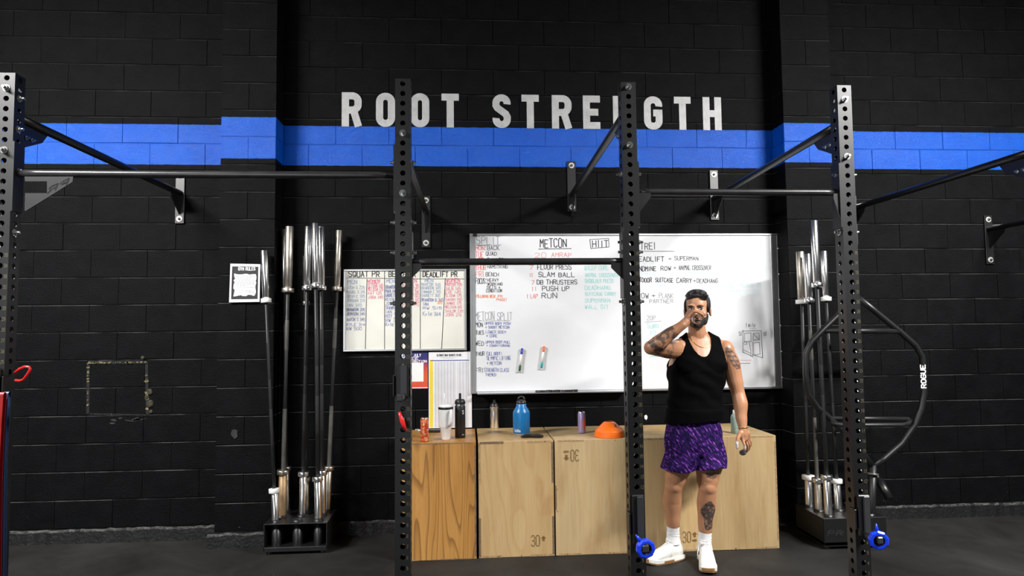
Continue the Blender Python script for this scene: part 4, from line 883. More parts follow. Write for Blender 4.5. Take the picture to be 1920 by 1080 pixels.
# stack of disc cones
p0 = on_box(1142, 818)
M_CONE = mat('orange_cone', (.95, .17, .006), .42)
for k in range(3):
    p = p0 + Vector((.0015 * k, 0, .008 * k)); t = MB()
    t.lathe((0, 0, 0), [(.100, 0), (.102, .003), (.0995, .022), (.094, .030), (.042, .080), (.030, .085), (.028, .083), (.040, .076), (.090, .028), (.096, .004), (.100, 0)], 36, smooth=False)
    for i in range(len(t.v)): t.v[i] = (t.v[i][0] + p.x, t.v[i][1] + p.y, t.v[i][2] + p.z)
    o = t.solo('disc_cone', M_CONE, tuple(p)); tag(o, ['bright orange disc cone at the bottom of the stack', 'bright orange disc cone in the middle of the stack', 'topmost orange disc cone of the stack, with a dark scribble'][k], 'cone', 'stacked orange cones')
    if k == 2:
        mb = MB(); nrm = Vector((.35, -.65, .65)); write(mb, 'YL', p + Vector((.022, -.068, .052)), (.86, .5, 0), (.0, .55, .8), nrm, .028, .022, .004, .15); mb.build('scribble', INK['k'], o)
# pale green bottle behind the hanging hand
p = on_box(1379, 812); t = thing('water_bottle', tuple(p), 'pale green translucent bottle on the last box behind the hanging hand', 'bottle')
lath(t, 'body', p, [(0, 0), (.028, 0), (.031, .004), (.031, .11), (.026, .125), (.016, .135)], mat('pale_green_plastic', (.26, .36, .33), .3)); lath(t, 'cap', p, [(.016, .135), (.015, .16), (0, .165)], M_WHITEP)
# ================================================================== bar holders and bars
def holder(x0, x1, yf, y1, h, open_front, label):
    cx, cy = (x0 + x1) / 2, (yf + y1) / 2
    t = thing('bar_holder', (cx, cy, 0), label, 'bar holder')
    mb = MB(); mb.bbox((cx, cy, h - .003), (x1 - x0, y1 - yf, .006), .001); mb.build('top_plate', M_STEEL, t)
    mb = MB(); mb.bbox((cx, cy, .035), (x1 - x0 - .002, y1 - yf - .002, .03), .002); mb.build('base_plate', M_STEEL, t)
    for sx in (-1, 1):
        for sy in (-1, 1):
            mb = MB(); mb.lathe((cx + sx * (x1 - x0) * .42, cy + sy * (y1 - yf) * .42, 0), [(0, 0), (.02, 0), (.02, .02), (0, .02)], 12); mb.build('rubber_foot', M_BLACKP, t)
    if open_front:
        for x in (x0 + .004, x1 - .004): mb = MB(); mb.box((x, cy, h / 2 + .012), (.006, y1 - yf - .002, h - .034)); mb.build('side_plate', M_STEEL, t)
    else:
        for y in (yf + .004, y1 - .004): mb = MB(); mb.box((cx, y, h / 2 + .012), (x1 - x0 - .002, .006, h - .034)); mb.build('side_plate', M_STEEL, t)
        mb = MB(); write(mb, 'PR', (x0 + .025, yf - .0003, .095), (1, 0, 0), (0, 0, 1), (0, -1, 0), .10, .03, .010, slant=.3); mb.build('cut_lettering', M_HOLE, t)
        mb = MB(); mb.box((x0 + .004, cy, h / 2 + .012), (.006, y1 - yf - .004, h - .034)); mb.build('side_plate', M_STEEL, t)
    for i in range(3):
        for j in range(3):
            px, py = x0 + (x1 - x0) * (i * 2 + 1) / 6, yf + (y1 - yf) * (j * 2 + 1) / 6
            mb = MB(); mb.lathe((px, py, .05), [(.033, 0), (.033, h - .038), (.029, h - .038), (.029, 0)], 18); mb.build('bar_tube', M_STEEL, t)
    return t
HL = (-1.388, -.962, 4.715, 5.09); HR = (2.40, 2.843, 4.455, 4.85)
holder(*HL, .207, True, 'open-fronted black bar holder on the floor beside the left pillar')
holder(*HR, .207, False, 'closed-fronted black bar holder on the floor in front of the right pillar')
def barbell(label, hb, col_, row, lowc, top, upc, m_s, m_low, m_sh, m_c, r=.025, grp='bars in the left holder', rsh=.0145):
    x0, x1, y0, y1 = hb
    P0 = Vector((x0 + (x1 - x0) * (col_ * 2 + 1) / 6, y0 + (y1 - y0) * (row * 2 + 1) / 6, .052))
    P1 = at(*top)
    ax = (P1 - P0); L = ax.length; ax.normalize()
    t = thing('barbell', tuple(P0), label, 'barbell', grp)
    def seg(a, b, rad, m_, nm, n=16):
        mb = MB(); mb.lathe(P0, [(0, a), (rad - .001, a), (rad, a + .001), (rad, b - .001), (rad - .001, b), (0, b)], n, axis=ax); return mb.build(nm, m_, t)
    lz = (at(*lowc).z - P0.z) / ax.z; uz = (at(*upc).z - P0.z) / ax.z
    seg(0, lz, r, m_low, 'sleeve'); seg(lz, lz + .03, r * 1.5, m_c, 'collar'); seg(lz + .03, uz - .03, rsh, M_SHAFT, 'shaft'); seg(uz - .03, uz, r * 1.5, m_c, 'collar'); seg(uz, L, r, m_s, 'sleeve')
    mb = MB(); mb.lathe(P0, [(0, L + .0005), (r * .7, L + .0005), (r * .7, L - .002)], 14, axis=ax); mb.build('end_cap', M_SHAFT, t)
    for f0, f1 in (((0, .34), (.67, .84)) if m_sh is M_SHAFTG else ((.22, .42), (.58, .78))):
        mb = MB(); a = lz + .03 + (uz - lz - .06) * f0; b = lz + .03 + (uz - lz - .06) * f1; mb.lathe(P0, [(rsh + .0004, a), (rsh + .0007, a + .002), (rsh + .0007, b - .002), (rsh + .0004, b)], 14, axis=ax); mb.build('knurling', M_SHAFTG if m_sh is M_SHAFTG else M_SHAFT, t)
    return t
WC = M_WHITEP
barbell('short chrome-sleeved bar with white collars leaning on the left pillar beside the framed notice', HL, 0, 0, (507, 925, 4.78), (495, 470, 4.87), (498, 560, 4.87), M_CHROME, M_CHROME, M_SHAFT, WC, .024, rsh=.0125)
barbell('thick worn barbell with rust-brown lower sleeve, front left of the tall bars', HL, 0, 1, (525, 890, 4.9), (543, 425, 4.95), (538, 541, 4.95), M_RUST, M_TANMETAL, M_SHAFTG, M_RUST, .029)
barbell('slim chrome barbell standing right behind the thick rusty one', HL, 0, 2, (533, 883, 5.03), (533, 430, 5.05), (533, 541, 5.05), M_CHROME, M_CHROME, M_SHAFT, M_CHROME)
barbell('chrome barbell on the left of the tight cluster in the left holder', HL, 1, 1, (567, 893, 4.9), (578, 425, 4.95), (577, 537, 4.95), M_CHROME, M_CHROME, M_SHAFT, M_CHROME)
barbell('tallest, brightest chrome barbell at the front of the tight cluster', HL, 2, 0, (600, 903, 4.78), (591, 419, 4.90), (593, 533, 4.9), M_CHROME, M_CHROME, M_SHAFT, M_CHROME)
barbell('chrome barbell on the right of the tight cluster in the left holder', HL, 2, 1, (610, 891, 4.9), (602, 425, 4.98), (603, 537, 4.98), M_CHROME, M_CHROME, M_SHAFT, M_CHROME)
barbell('shorter dark-sleeved bar at the back of the tight cluster', HL, 1, 2, (577, 903, 5.03), (573, 480, 5.05), (574, 565, 5.05), M_RUST, M_RUST, M_SHAFT, M_RUST, .021)
barbell('dull grey barbell standing alone at the right of the left holder', HL, 2, 2, (623, 882, 5.03), (636, 432, 5.06), (635, 538, 5.06), M_RUST, M_RUST, M_SHAFTG, M_RUST)
GR = 'bars in the right holder'
barbell('brownish worn bar with white lower collar, leftmost in the right holder', HR, 0, 2, (1505, 899, 4.78), (1500, 472, 4.78), (1504, 562, 4.78), M_RUST, M_CHROME, M_SHAFT, WC, .029, GR, .0125)
barbell('short bar with dull lower sleeve, second from the left in the right holder', HR, 0, 1, (1522, 905, 4.65), (1513, 476, 4.70), (1516, 560, 4.7), M_CHROME, M_RUST, M_SHAFTG, M_CHROME, .025, GR, .0125)
barbell('tallest chrome barbell, front of the right holder', HR, 0, 0, (1543, 900, 4.52), (1526, 414, 4.60), (1529, 531, 4.6), M_CHROME, M_CHROME, M_SHAFT, M_CHROME, .026, GR)
barbell('short chrome bar with white collars nearest the right upright', HR, 1, 1, (1567, 907, 4.65), (1544, 471, 4.74), (1548, 557, 4.74), M_CHROME, M_CHROME, M_SHAFT, WC, .025, GR, .0125)
# trap bar stood on end
YT = 4.56
P = lambda a, b, y=YT: at(a, b, y)
tb = thing('trap_bar', (HR[0] + (HR[1] - HR[0]) * 5 / 6, 4.52, .06), 'black hexagonal trap bar stood on end in the right holder, lettered ROGUE', 'trap bar')
mb = MB(); mb.tube([P(1607, 556), P(1640, 583), P(1690, 624), P(1716, 647), P(1729, 668), P(1732, 700), P(1733, 735), P(1728, 765), P(1716, 795), P(1690, 832), P(1658, 860), P(1637, 876)], .0215, 14); right_side = mb.build('side_tube', M_STEEL, tb)
mb = MB(); mb.tube([P(1607, 556), P(1580, 583), P(1545, 617), P(1522, 640), P(1512, 662), P(1511, 700), P(1515, 738), P(1533, 764), P(1560, 788), P(1590, 818), P(1617, 850), P(1637, 876)], .0215, 14); mb.build('side_tube', M_STEEL, tb)
mb = MB(); mb.tube([P(1541, 620), P(1690, 621)], .019, 14); mb.build('handle', M_SHAFT, tb)
mb = MB(); mb.tube([P(1556, 784), P(1704, 786)], .016, 14); mb.build('handle', M_SHAFT, tb)
mb = MB(); mb.tube([P(1558, 787), P(1562, 794, YT - .06), P(1580, 797, YT - .10), P(1690, 797, YT - .10), P(1702, 795, YT - .06), P(1706, 789)], .016, 14); mb.build('raised_handle', M_SHAFT, tb)
mb = MB(); mb.lathe((0, 0, 0), [(0, 0)] * 2, 8) if False else None
base = Vector((HR[0] + (HR[1] - HR[0]) * 5 / 6, HR[2] + (HR[3] - HR[2]) / 6, .052)); ap = P(1637, 872)
mb = MB(); mb.tube([base, base.lerp(ap, .5), ap], .0245, 16); mb.build('sleeve', M_SHAFT, tb)
mb = MB(); q = base.lerp(ap, .86); mb.tube([q, q + (ap - base).normalized() * .014], .038, 18); mb.build('sleeve_collar', M_SHAFTG, tb)
ap2 = P(1607, 558); mb = MB(); mb.tube([ap2, P(1600, 470)], .0245, 16); mb.build('sleeve', M_SHAFT, tb)
mb = MB(); o_ = P(1736.5, 727, YT - .0225); write(mb, 'ROGUE', o_, (0, 0, 1), (-1, 0, 0), (0, -1, 0), P(1736, 684).z - o_.z, .034, .0075); mb.build('white_lettering', INK['w'], right_side)
a, b = at(1648, 900, 4.80), at(1668, 935, 4.72)
mb = MB(); mb.tube([a, b], .03, 16); mb.tube([a + (a - b) * .0, a + (a - b).normalized() * .05], .018, 12)
tag(mb.solo('landmine_handle', M_STEEL, tuple((a + b) / 2)), 'short black cylinder handle sticking out beside the foot of the trap bar', 'handle')
# ================================================================== J-cups, collars, pin, hook, bands on the uprights
M_UHMW = mat('black_liner', (.03, .031, .033), .33)
def jcup(i, z0, z1, label, side=-1):
    x = XU[i]; t = thing('j_cup', (x, RACK - .03, z0), label, 'j-cup'); yf = RACK - .002
    mb = MB(); mb.bbox((x, yf - .012, (z0 + z1) / 2), (.060, .022, z1 - z0), .004); mb.build('back_plate', M_STEEL, t)
    mb = MB(); mb.bbox((x + .008, yf - .028, (z0 + z1) / 2 + .004), (.032, .012, (z1 - z0) * .92), .003); mb.build('liner', M_UHMW, t)
    mb = MB(); mb.bbox((x, yf - .078, z0 + .014), (.030, .135, .026), .004); mb.build('shelf', M_STEEL, t)
    mb = MB(); mb.bbox((x, yf - .140, z0 + .017), (.030, .016, .034), .005); mb.build('front_lip', M_UHMW, t)
    mb = MB(); mb.bbox((x + side * (hw + .005), yf + .015, (z0 + z1) / 2 - .02), (.008, .065, .10), .002); mb.build('side_flange', M_STEEL, t)
    return t
zc = lambda px, py: at(px, py, RACK - .02).z
jcup(2, zc(1205, 1020), zc(1200, 928), 'black J-cup near the floor on the third upright, the man standing right beside it')
jcup(3, zc(1630, 1005), zc(1625, 928), 'black J-cup near the floor on the fourth upright, in front of the trap bar')
jcup(1, zc(750, 748), zc(752, 684), 'black J-cup at hip height on the second upright')
jcup(0, zc(20, 745), zc(20, 690), 'black J-cup on the leftmost upright carrying the hanging bands', 1)
def collar(c, lab, tilt, tab):
    t = thing('bar_collar', tuple(c), lab, 'collar', 'blue bar collars on the J-cups'); c = Vector(c)
    ax = Vector((tilt, -1, -.05)).normalized()
    mb = MB(); mb.lathe(c, [(.028, -.017), (.040, -.017), (.046, -.010), (.047, .010), (.040, .017), (.028, .017), (.026, 0), (.028, -.017)], 9, axis=ax, smooth=False); mb.build('ring', M_BLUEP, t)
    mb = MB(); d = Vector(tab).normalized(); mb.tube([c + d * .038, c + d * .060, c + d * .078], [(.011, .009), (.008, .007), (.003, .003)], 8); mb.build('lever', M_BLUEP, t)
    mb = MB(); mb.lathe(c, [(.0262, -.015), (.024, -.015), (.024, .015), (.0262, .015)], 18, axis=ax); mb.build('rubber_lining', M_BLACKP, t)
collar((XU[2] + .002, RACK - .126, zc(1205, 1020) + .014), 'blue clamp collar hooked on the J-cup beside the white shoe', .10, (-.55, 0, .8))
collar((XU[3] + .002, RACK - .126, zc(1630, 1005) + .014), 'blue clamp collar hooked on the J-cup at the right upright', -.28, (-.1, 0, 1))
# red pull pin on the second upright
c = Vector((XU[1], RACK - .012, hz(19)))
t = thing('pull_pin', tuple(c), 'red T-handled locking pin pushed into the second upright', 'pin')
mb = MB(); a, b = at(748.5, 773, RACK - .03), at(760.5, 807, RACK - .03); mb.tube([a, a.lerp(b, .3), a.lerp(b, .5), a.lerp(b, .7), b], [.006, .009, .012, .009, .006], 12); mb.build('handle', M_REDP, t)
mb = MB(); mb.tube([c + Vector((0, -.022, 0)), c + Vector((0, .03, 0))], .011, 12); mb.build('shank', M_BOLT, t)
# red wire hook + hanging bands by the left upright
Yh = RACK + .02; pts = [at(28, 699, Yh), at(36, 692, Yh - .03), at(46, 687.5, Yh - .05), at(55, 688, Yh - .06), at(57, 692, Yh - .06), at(52, 701, Yh - .05), at(45, 711, Yh - .03), at(38, 714, Yh - .01), at(29, 713, Yh)]
mb = MB(); mb.tube(pts, .0058, 10); tag(mb.solo('hook_handle', M_REDP, tuple(pts[0])), 'bent red rod handle sticking out of the leftmost upright', 'handle')
def band(px, y, z1, wd, m_, label):
    x = at(px, 900, y).x; mb = MB(); n = 16
    zt = z1; zb = .16
    path = [(0, zt - .02)] + [(dx, zt - .02 + .018 * math.sin(math.pi * k / 6)) for k, dx in ()]
    loop = [(y - .012, zb + .02 + (zt - zb - .04) * k / 8) for k in range(9)] + [(y + .012 * math.cos(a) * -1, zt - .02 + .014 * math.sin(a)) for a in [math.pi * k / 6 for k in range(1, 6)]] + [(y + .012, zt - .02 - (zt - zb - .04) * k / 8) for k in range(9)] + [(y + .012 * math.cos(a), zb + .02 - .014 * math.sin(a)) for a in [math.pi * k / 6 for k in range(1, 6)]]
    nL = len(loop)
    for o_ in (0,):
        vs = []
        for k, (yy_, zz) in enumerate(loop):
            sway = .006 * math.sin(zz * 5)
            vs += [(x - wd / 2 + sway, yy_, zz), (x + wd / 2 + sway, yy_, zz), (x + wd / 2 + sway, yy_ + (.003 if yy_ < y else -.003), zz), (x - wd / 2 + sway, yy_ + (.003 if yy_ < y else -.003), zz)]
        fs = []
        for k in range(nL):
            a = 4 * k; b = 4 * ((k + 1) % nL)
            for j in range(4): fs.append((a + j, a + (j + 1) % 4, b + (j + 1) % 4, b + j))
        mb.add(vs, fs)
    o = mb.solo('resistance_band', m_, (x, y, zb)); tag(o, label, 'band', 'bands hanging on the leftmost upright')
zsh = zc(20, 745) + .036
band(-7, RACK - .085, zsh, .05, mat('red_rubber', (.24, .004, .005), .45), 'red resistance band looped over the J-cup at the left edge of the picture')
band(8, RACK - .05, zsh, .022, mat('blue_rubber', (.012, .03, .08), .45), 'narrow dark blue resistance band hanging behind the red one')
# ================================================================== the man
def voxel(mb, vox, smooth_it, name, fac=.5):
    me = mb.mesh(name + '_src', 1e-6); o = bpy.data.objects.new(name + '_tmp', me); COL.objects.link(o)
    m_ = o.modifiers.new('r', 'REMESH'); m_.mode = 'VOXEL'; m_.voxel_size = vox; m_.use_smooth_shade = True
    if smooth_it:
        s = o.modifiers.new('s', 'SMOOTH'); s.factor = fac; s.iterations = smooth_it
    dg = bpy.context.evaluated_depsgraph_get(); dg.update()
    out = bpy.data.meshes.new_from_object(o.evaluated_get(dg)); out.name = name
    bpy.data.objects.remove(o); bpy.data.meshes.remove(me)
    for p in out.polygons: p.use_smooth = True
    return out
def trim_edges(b2, it=10):
    bv_ = [v for v in b2.verts if v.is_boundary]
    for _ in range(it):
        new = {}
        for v in bv_:
            nb_ = [e.other_vert(v).co for e in v.link_edges if e.is_boundary]
            if len(nb_) == 2: new[v] = v.co * .4 + (nb_[0] + nb_[1]) * .3
        for v, c in new.items(): v.co = c
def limb(mb, pts, rs, seg=16):
    """capsule chain, densely interpolated so that it tapers smoothly"""
    P = [Vector(p) for p in pts]; PP = []; RR = []
    for i in range(len(P) - 1):
        for k in range(6):
            f = k / 6; PP.append(P[i].lerp(P[i + 1], f)); RR.append(rs[i] + (rs[i + 1] - rs[i]) * (3 * f * f - 2 * f ** 3))
    PP.append(P[-1]); RR.append(rs[-1])
    mb.tube(PP, RR, seg); mb.ell(PP[0], RR[0], seg, 10); mb.ell(PP[-1], RR[-1], seg, 10)
def loft(mb, secs, seg=28, p=2.0):
    """stack of super-ellipse sections (cx, cy, z, rx, ry), closed at both ends"""
    vs = []; n = len(secs)
    for cx, cy, z, rx, ry in secs:
        for k in range(seg):
            an = 2 * math.pi * k / seg; c, s = math.cos(an), math.sin(an)
            vs.append((cx + rx * math.copysign(abs(c) ** (2 / p), c), cy + ry * math.copysign(abs(s) ** (2 / p), s), z))
    fs = [(i * seg + k, i * seg + (k + 1) % seg, (i + 1) * seg + (k + 1) % seg, (i + 1) * seg + k) for i in range(n - 1) for k in range(seg)]
    fs += [tuple(range(seg))[::-1], tuple((n - 1) * seg + k for k in range(seg))]
    mb.add(vs, fs, 0, True)
def J(px, py, Y): return at(px, py, Y)
man = thing('person', tuple((1.40, 4.30, 0)), 'man in black tank top and purple streaked shorts standing and drinking from a clear cup', 'person')
YT_ = 4.30
pel = J(1301, 822, YT_); wai = J(1303, 765, YT_); che = J(1307, 693, YT_ - .005); uch = J(1310, 662, YT_); nb = J(1311, 640, YT_ + .005)
HC = J(1307.5, 580, YT_ - .035)                      # middle of the head at eye level
shR = J(1273, 655, YT_); shL = J(1358, 656, YT_)
elR = J(1220, 652, YT_ - .19); wrR = J(1279, 610, YT_ - .235)
elL = J(1384, 737, YT_ - .02); wrL = J(1393, 806, YT_ - .07)
hpR = J(1281, 835, YT_); hpL = J(1325, 836, YT_)
knR = J(1263, 912, YT_ + .0); anR = J(1262, 1008, YT_ + .075)
knL = J(1327, 915, YT_ - .045); anL = J(1321, 1020, YT_ - .0)
def torso(mb, g=0.0, dz=0):
    loft(mb, [(pel.x, pel.y + .005, pel.z - .09, .10 + g, .085 + g), (pel.x, pel.y + .01, pel.z - .03, .160 + g, .112 + g), (pel.x, pel.y + .008, pel.z + .05, .165 + g, .110 + g), (wai.x, wai.y, wai.z - .02, .155 + g, .104 + g), (wai.x, wai.y, wai.z + .08, .152 + g, .104 + g),
              (che.x, che.y, che.z - .08, .162 + g, .112 + g), (che.x, che.y, che.z, .176 + g, .118 + g), (uch.x, uch.y + .005, uch.z - .03, .178 + g, .110 + g), (uch.x, uch.y + .012, uch.z + .03, .160 + g, .090 + g), (nb.x, nb.y + .018, nb.z + .012, .105 + g, .070 + g), (nb.x, nb.y + .015, nb.z + .05, .058 + g, .058 + g)], 32, 2.3)
    for s in (-1, 1):   # pectorals, lats
        mb.ell((che.x + s * .078, che.y - .078, che.z + .03), (.085 + g, .042 + g, .06 + g)); mb.ell((che.x + s * .13, che.y + .03, che.z - .01), (.05 + g, .07 + g, .11 + g))
body = MB(); torso(body)
for s, sh in ((-1, shR), (1, shL)): limb(body, [nb + Vector((s * .03, .03, .035)), nb.lerp(sh, .5) + Vector((0, .02, .022)), sh + Vector((0, .01, .005))], [.040, .046, .052])
# neck and head
limb(body, [nb + Vector((0, .02, -.02)), HC + Vector((0, .025, -.09))], [.062, .055])
RZ = Matrix.Rotation(math.radians(-27), 3, 'Z'); RZI = RZ.inverted()
def H(x, y, z): return HC + RZ @ Vector((x, y, z))
def hell(mb, p, r, seg=20, rings=12, rot=None): mb.ell(p, r, seg, rings, rot=RZ @ rot if rot is not None else RZ)
hell(body, H(0, .012, .030), (.077, .096, .088), 28, 18)
hell(body, H(0, -.034, -.022), (.063, .058, .082), 24, 16); hell(body, H(0, -.050, -.082), (.046, .042, .034)); hell(body, H(0, -.072, -.098), (.024, .02, .018))
for s in (-1, 1):
    hell(body, H(s * .046, -.030, -.070), (.020, .040, .028)); hell(body, H(s * .040, -.066, -.028), (.024, .020, .022)); hell(body, H(s * .030, -.080, .022), (.028, .014, .010))
    hell(body, H(s * .079, .010, -.012), (.010, .020, .033), rot=Matrix.Rotation(s * .25, 3, 'Z')); hell(body, H(s * .082, .004, -.036), (.007, .010, .011))
limb(body, [H(0, -.086, .010), H(0, -.103, -.022), H(0, -.108, -.034)], [.009, .013, .015]); 
for s in (-1, 1): hell(body, H(s * .013, -.098, -.036), (.010, .011, .009))
hell(body, H(0, -.088, -.060), (.026, .012, .008)); hell(body, H(0, -.086, -.070), (.022, .012, .008))
# his right arm, lifted
limb(body, [shR, shR.lerp(elR, .35) + Vector((0, 0, -.005)), shR.lerp(elR, .75), elR], [.060, .060, .052, .044])
body.ell(shR + Vector((.004, .0, .006)), (.060, .062, .064))
limb(body, [elR, elR.lerp(wrR, .25) + Vector((0, -.01, -.006)), elR.lerp(wrR, .55), wrR], [.044, .051, .042, .029])
# his left arm, hanging
limb(body, [shL, shL.lerp(elL, .3) + Vector((.014, 0, 0)), shL.lerp(elL, .7) + Vector((.004, 0, 0)), elL], [.058, .060, .052, .043])
body.ell(shL + Vector((.006, 0, -.004)), (.058, .062, .068))
limb(body, [elL, elL.lerp(wrL, .28) + Vector((.004, -.004, 0)), elL.lerp(wrL, .65), wrL], [.043, .047, .037, .027])
# legs
for hp, kn, an, s in ((hpR, knR, anR, -1), (hpL, knL, anL, 1)):
    limb(body, [hp, hp.lerp(kn, .4) + Vector((s * .006, -.012, 0)), hp.lerp(kn, .8), kn], [.098, .092, .070, .058], 20)
    body.ell(kn + Vector((0, -.036, .008)), (.036, .026, .042)); body.ell(kn + Vector((0, -.020, .075)), (.052, .045, .06))
    limb(body, [kn, kn.lerp(an, .28) + Vector((s * .004, .018, 0)), kn.lerp(an, .6) + Vector((0, .008, 0)), kn.lerp(an, .9), an], [.056, .061, .048, .0355, .035], 20)
# hands -------------------------------------------------------------
def finger(pts, r0, r1):
    n = len(pts); limb(body, pts, [r0 + (r1 - r0) * k / (n - 1) for k in range(n)], 10)
# left hand: back of the hand to the camera, fingers hanging, gently curled
L0 = wrL; YH = YT_ - .085; kc = J(1396, 822, YH + .012); dn = (kc - L0).normalized(); sd = Vector((1, .12, 0)).normalized(); fw_ = Vector((0, -1, 0))
limb(body, [L0, L0.lerp(kc, .5), kc], [.027, .027, .021])
for pts in (((1389, 812, .0), (1391.5, 823, .0), (1396, 834, -.012), (1396.5, 840.5, -.006), (1394, 846, .004)), ((1394, 812, .01), (1397, 824, .020), (1401.5, 834, .012), (1402, 841, .020), (1400, 847, .032)), ((1398, 812, .02), (1401.5, 823, .040), (1405, 832, .036), (1405, 839, .046), (1403, 844, .058)), ((1401, 812, .03), (1404, 820, .058), (1407.5, 828, .058), (1407.5, 834, .066), (1405.5, 838, .076))):
    P_ = [J(a, b, YH + c) for a, b, c in pts]; limb(body, P_[:2], [.018, .0118]); finger(P_[1:], .0100, .0076)
finger([J(1388, 811, YH), J(1383.5, 822, YH - .014), J(1381.5, 831, YH - .020), J(1382, 839.5, YH - .016)], .0145, .0082)
handL = (L0, kc, dn, sd, fw_)
# cup axis and right hand wrapped round it from the left
CB = J(1310, 599, YT_ - .255); CM = H(.0, -.104, -.064); cax = (CB - CM).normalized(); CL = (CB - CM).length
def cup_pt(f, ang, r):     # f: 0 mouth .. 1 bottom; ang 0 = right, 90 = up, 180 = left
    up = Vector((0, 0, 1)); up = (up - cax * up.dot(cax)).normalized(); rt = Vector((1, 0, 0)); rt = (rt - cax * rt.dot(cax)).normalized()
    return CM + cax * (CL * f) + rt * (r * math.cos(math.radians(ang))) + up * (r * math.sin(math.radians(ang)))
pc = cup_pt(.62, 188, .060)
limb(body, [wrR, wrR.lerp(pc, .55), pc], [.029, .030, .026])
for k, f in enumerate((.30, .48, .66, .83)):
    rr = .043 + (0 if k < 3 else -.003)
    K = cup_pt(f, 160, .062); limb(body, [wrR.lerp(pc, .45) + Vector((0, (.5 - f) * -.02, .005)), K], [.020, .0135])
    finger([K, cup_pt(f, 118, .058), cup_pt(f + .01, 82, rr + .003), cup_pt(f + .015, 48, rr - .001), cup_pt(f + .015, 24, rr - .003)][:5 if k < 3 else 4], .0108, .0080)
finger([wrR.lerp(pc, .6) + Vector((0, .01, -.012)), cup_pt(.34, 205, .056), cup_pt(.26, 222, .047), cup_pt(.20, 236, .043)], .0155, .0095)
bm_ = voxel(body, .0042, 3, 'body')
# skin tone and tattoos as per-vertex colour
def fbm(p, sc, sd_=0): return mnoise.fractal(Vector(p) * sc + Vector((sd_, sd_, sd_)), 1.0, 2.0, 4)
ca = bm_.color_attributes.new('tone', 'FLOAT_COLOR', 'POINT')
ink = Vector((.030, .030, .032)); tone0 = Vector((.43, .205, .108))
def seg_t(p, a, b):
    d = b - a; t = (p - a).dot(d) / d.length_squared; return t, (p - (a + d * t)).length
shin_c = J(1330, 967, YT_ - .07)
cols = []
for v in bm_.vertices:
    p = v.co; n_ = fbm(p, 14); c = tone0 * (1 + .10 * n_)
    if (p - HC).length < .16: c = Vector((.48, .245, .14)) * (1 + .06 * n_)
    tat = 0
    t, d = seg_t(p, elR, wrR)          # forearm sleeve
    if .02 < t < .86 and d < .07 and (p - HC).length > .13:
        q = fbm(p, 26, 3); e = fbm(p, 55, 9)
        if t < .78: tat = .82 if q > -.10 else (.45 if e > .12 else .12)
    t, d = seg_t(p, shR, elR)
    if .45 < t < 1.0 and d < .075 and p.x < shR.x - .02:
        q = fbm(p, 22, 5); tat = max(tat, .62 if q > .12 else .08)
    t, d = seg_t(p, shL, elL)          # leaf-shaped shoulder tattoo
    if -.1 < t < .48 and d < .09 and p.y < shL.y + .02:
        u = (p - (shL + Vector((.034, -.03, -.055)))); w1 = u.x * .86 - u.z * -.5; l1 = u.z * .86 + u.x * -.5
        rr = (l1 / .085) ** 2 + (w1 / .030) ** 2
        if rr < 1: tat = .80 if (rr > .72 or abs(math.sin(l1 * 90 + w1 * 60)) > .72 or abs(w1) < .004) else .30
    # shin: an irregular dark panel
    u = p - shin_c; rr = (u.x / (.040 + .010 * math.sin(u.z * 45))) ** 2 + (u.z / .098) ** 2 + .25 * fbm(p, 30, 2)
    if rr < 1 and abs(u.y) < .06 and p.y < shin_c.y + .045: tat = .93 if fbm(p, 60, 4) > -.22 else .55
    u = p - (knL + Vector((.012, -.05, .105))); 
    if (u.x / .042) ** 2 + (u.z / .035) ** 2 < 1 and p.y < knL.y: tat = .7 if fbm(p, 50, 8) > -.15 else .3
    t, d = seg_t(p, handL[1], handL[1] + handL[2] * .1)     # taped fingertips
    c = c.lerp(ink, tat)
    if (p - J(1382, 834, YH - .018)).length < .024 or (p - J(1396, 838, YH - .008)).length < .015: c = Vector((.66, .60, .58))
    # warmer knuckles, lips
    u = RZI @ (p - H(0, -.090, -.064))
    if (u.x / .024) ** 2 + (u.z / .011) ** 2 < 1 and u.y < .012: c = Vector((.42, .17, .14))
    cols += [c.x, c.y, c.z, 1.0]
ca.data.foreach_set('color', cols)
bodyo = new_obj('body', bm_, skin_mat(), man)
from mathutils.bvhtree import BVHTree
bv = BVHTree.FromPolygons([v.co.copy() for v in bm_.vertices], [tuple(p.vertices) for p in bm_.polygons])
def on_face(x, z, out=0.0):
    d = RZ @ Vector((0, 1, 0)); loc, nrm_, i_, dd = bv.ray_cast(H(x, -.105 if z > -.01 else -.13, z), d)
    return (loc if loc is not None else H(x, -.08, z)) - d * out
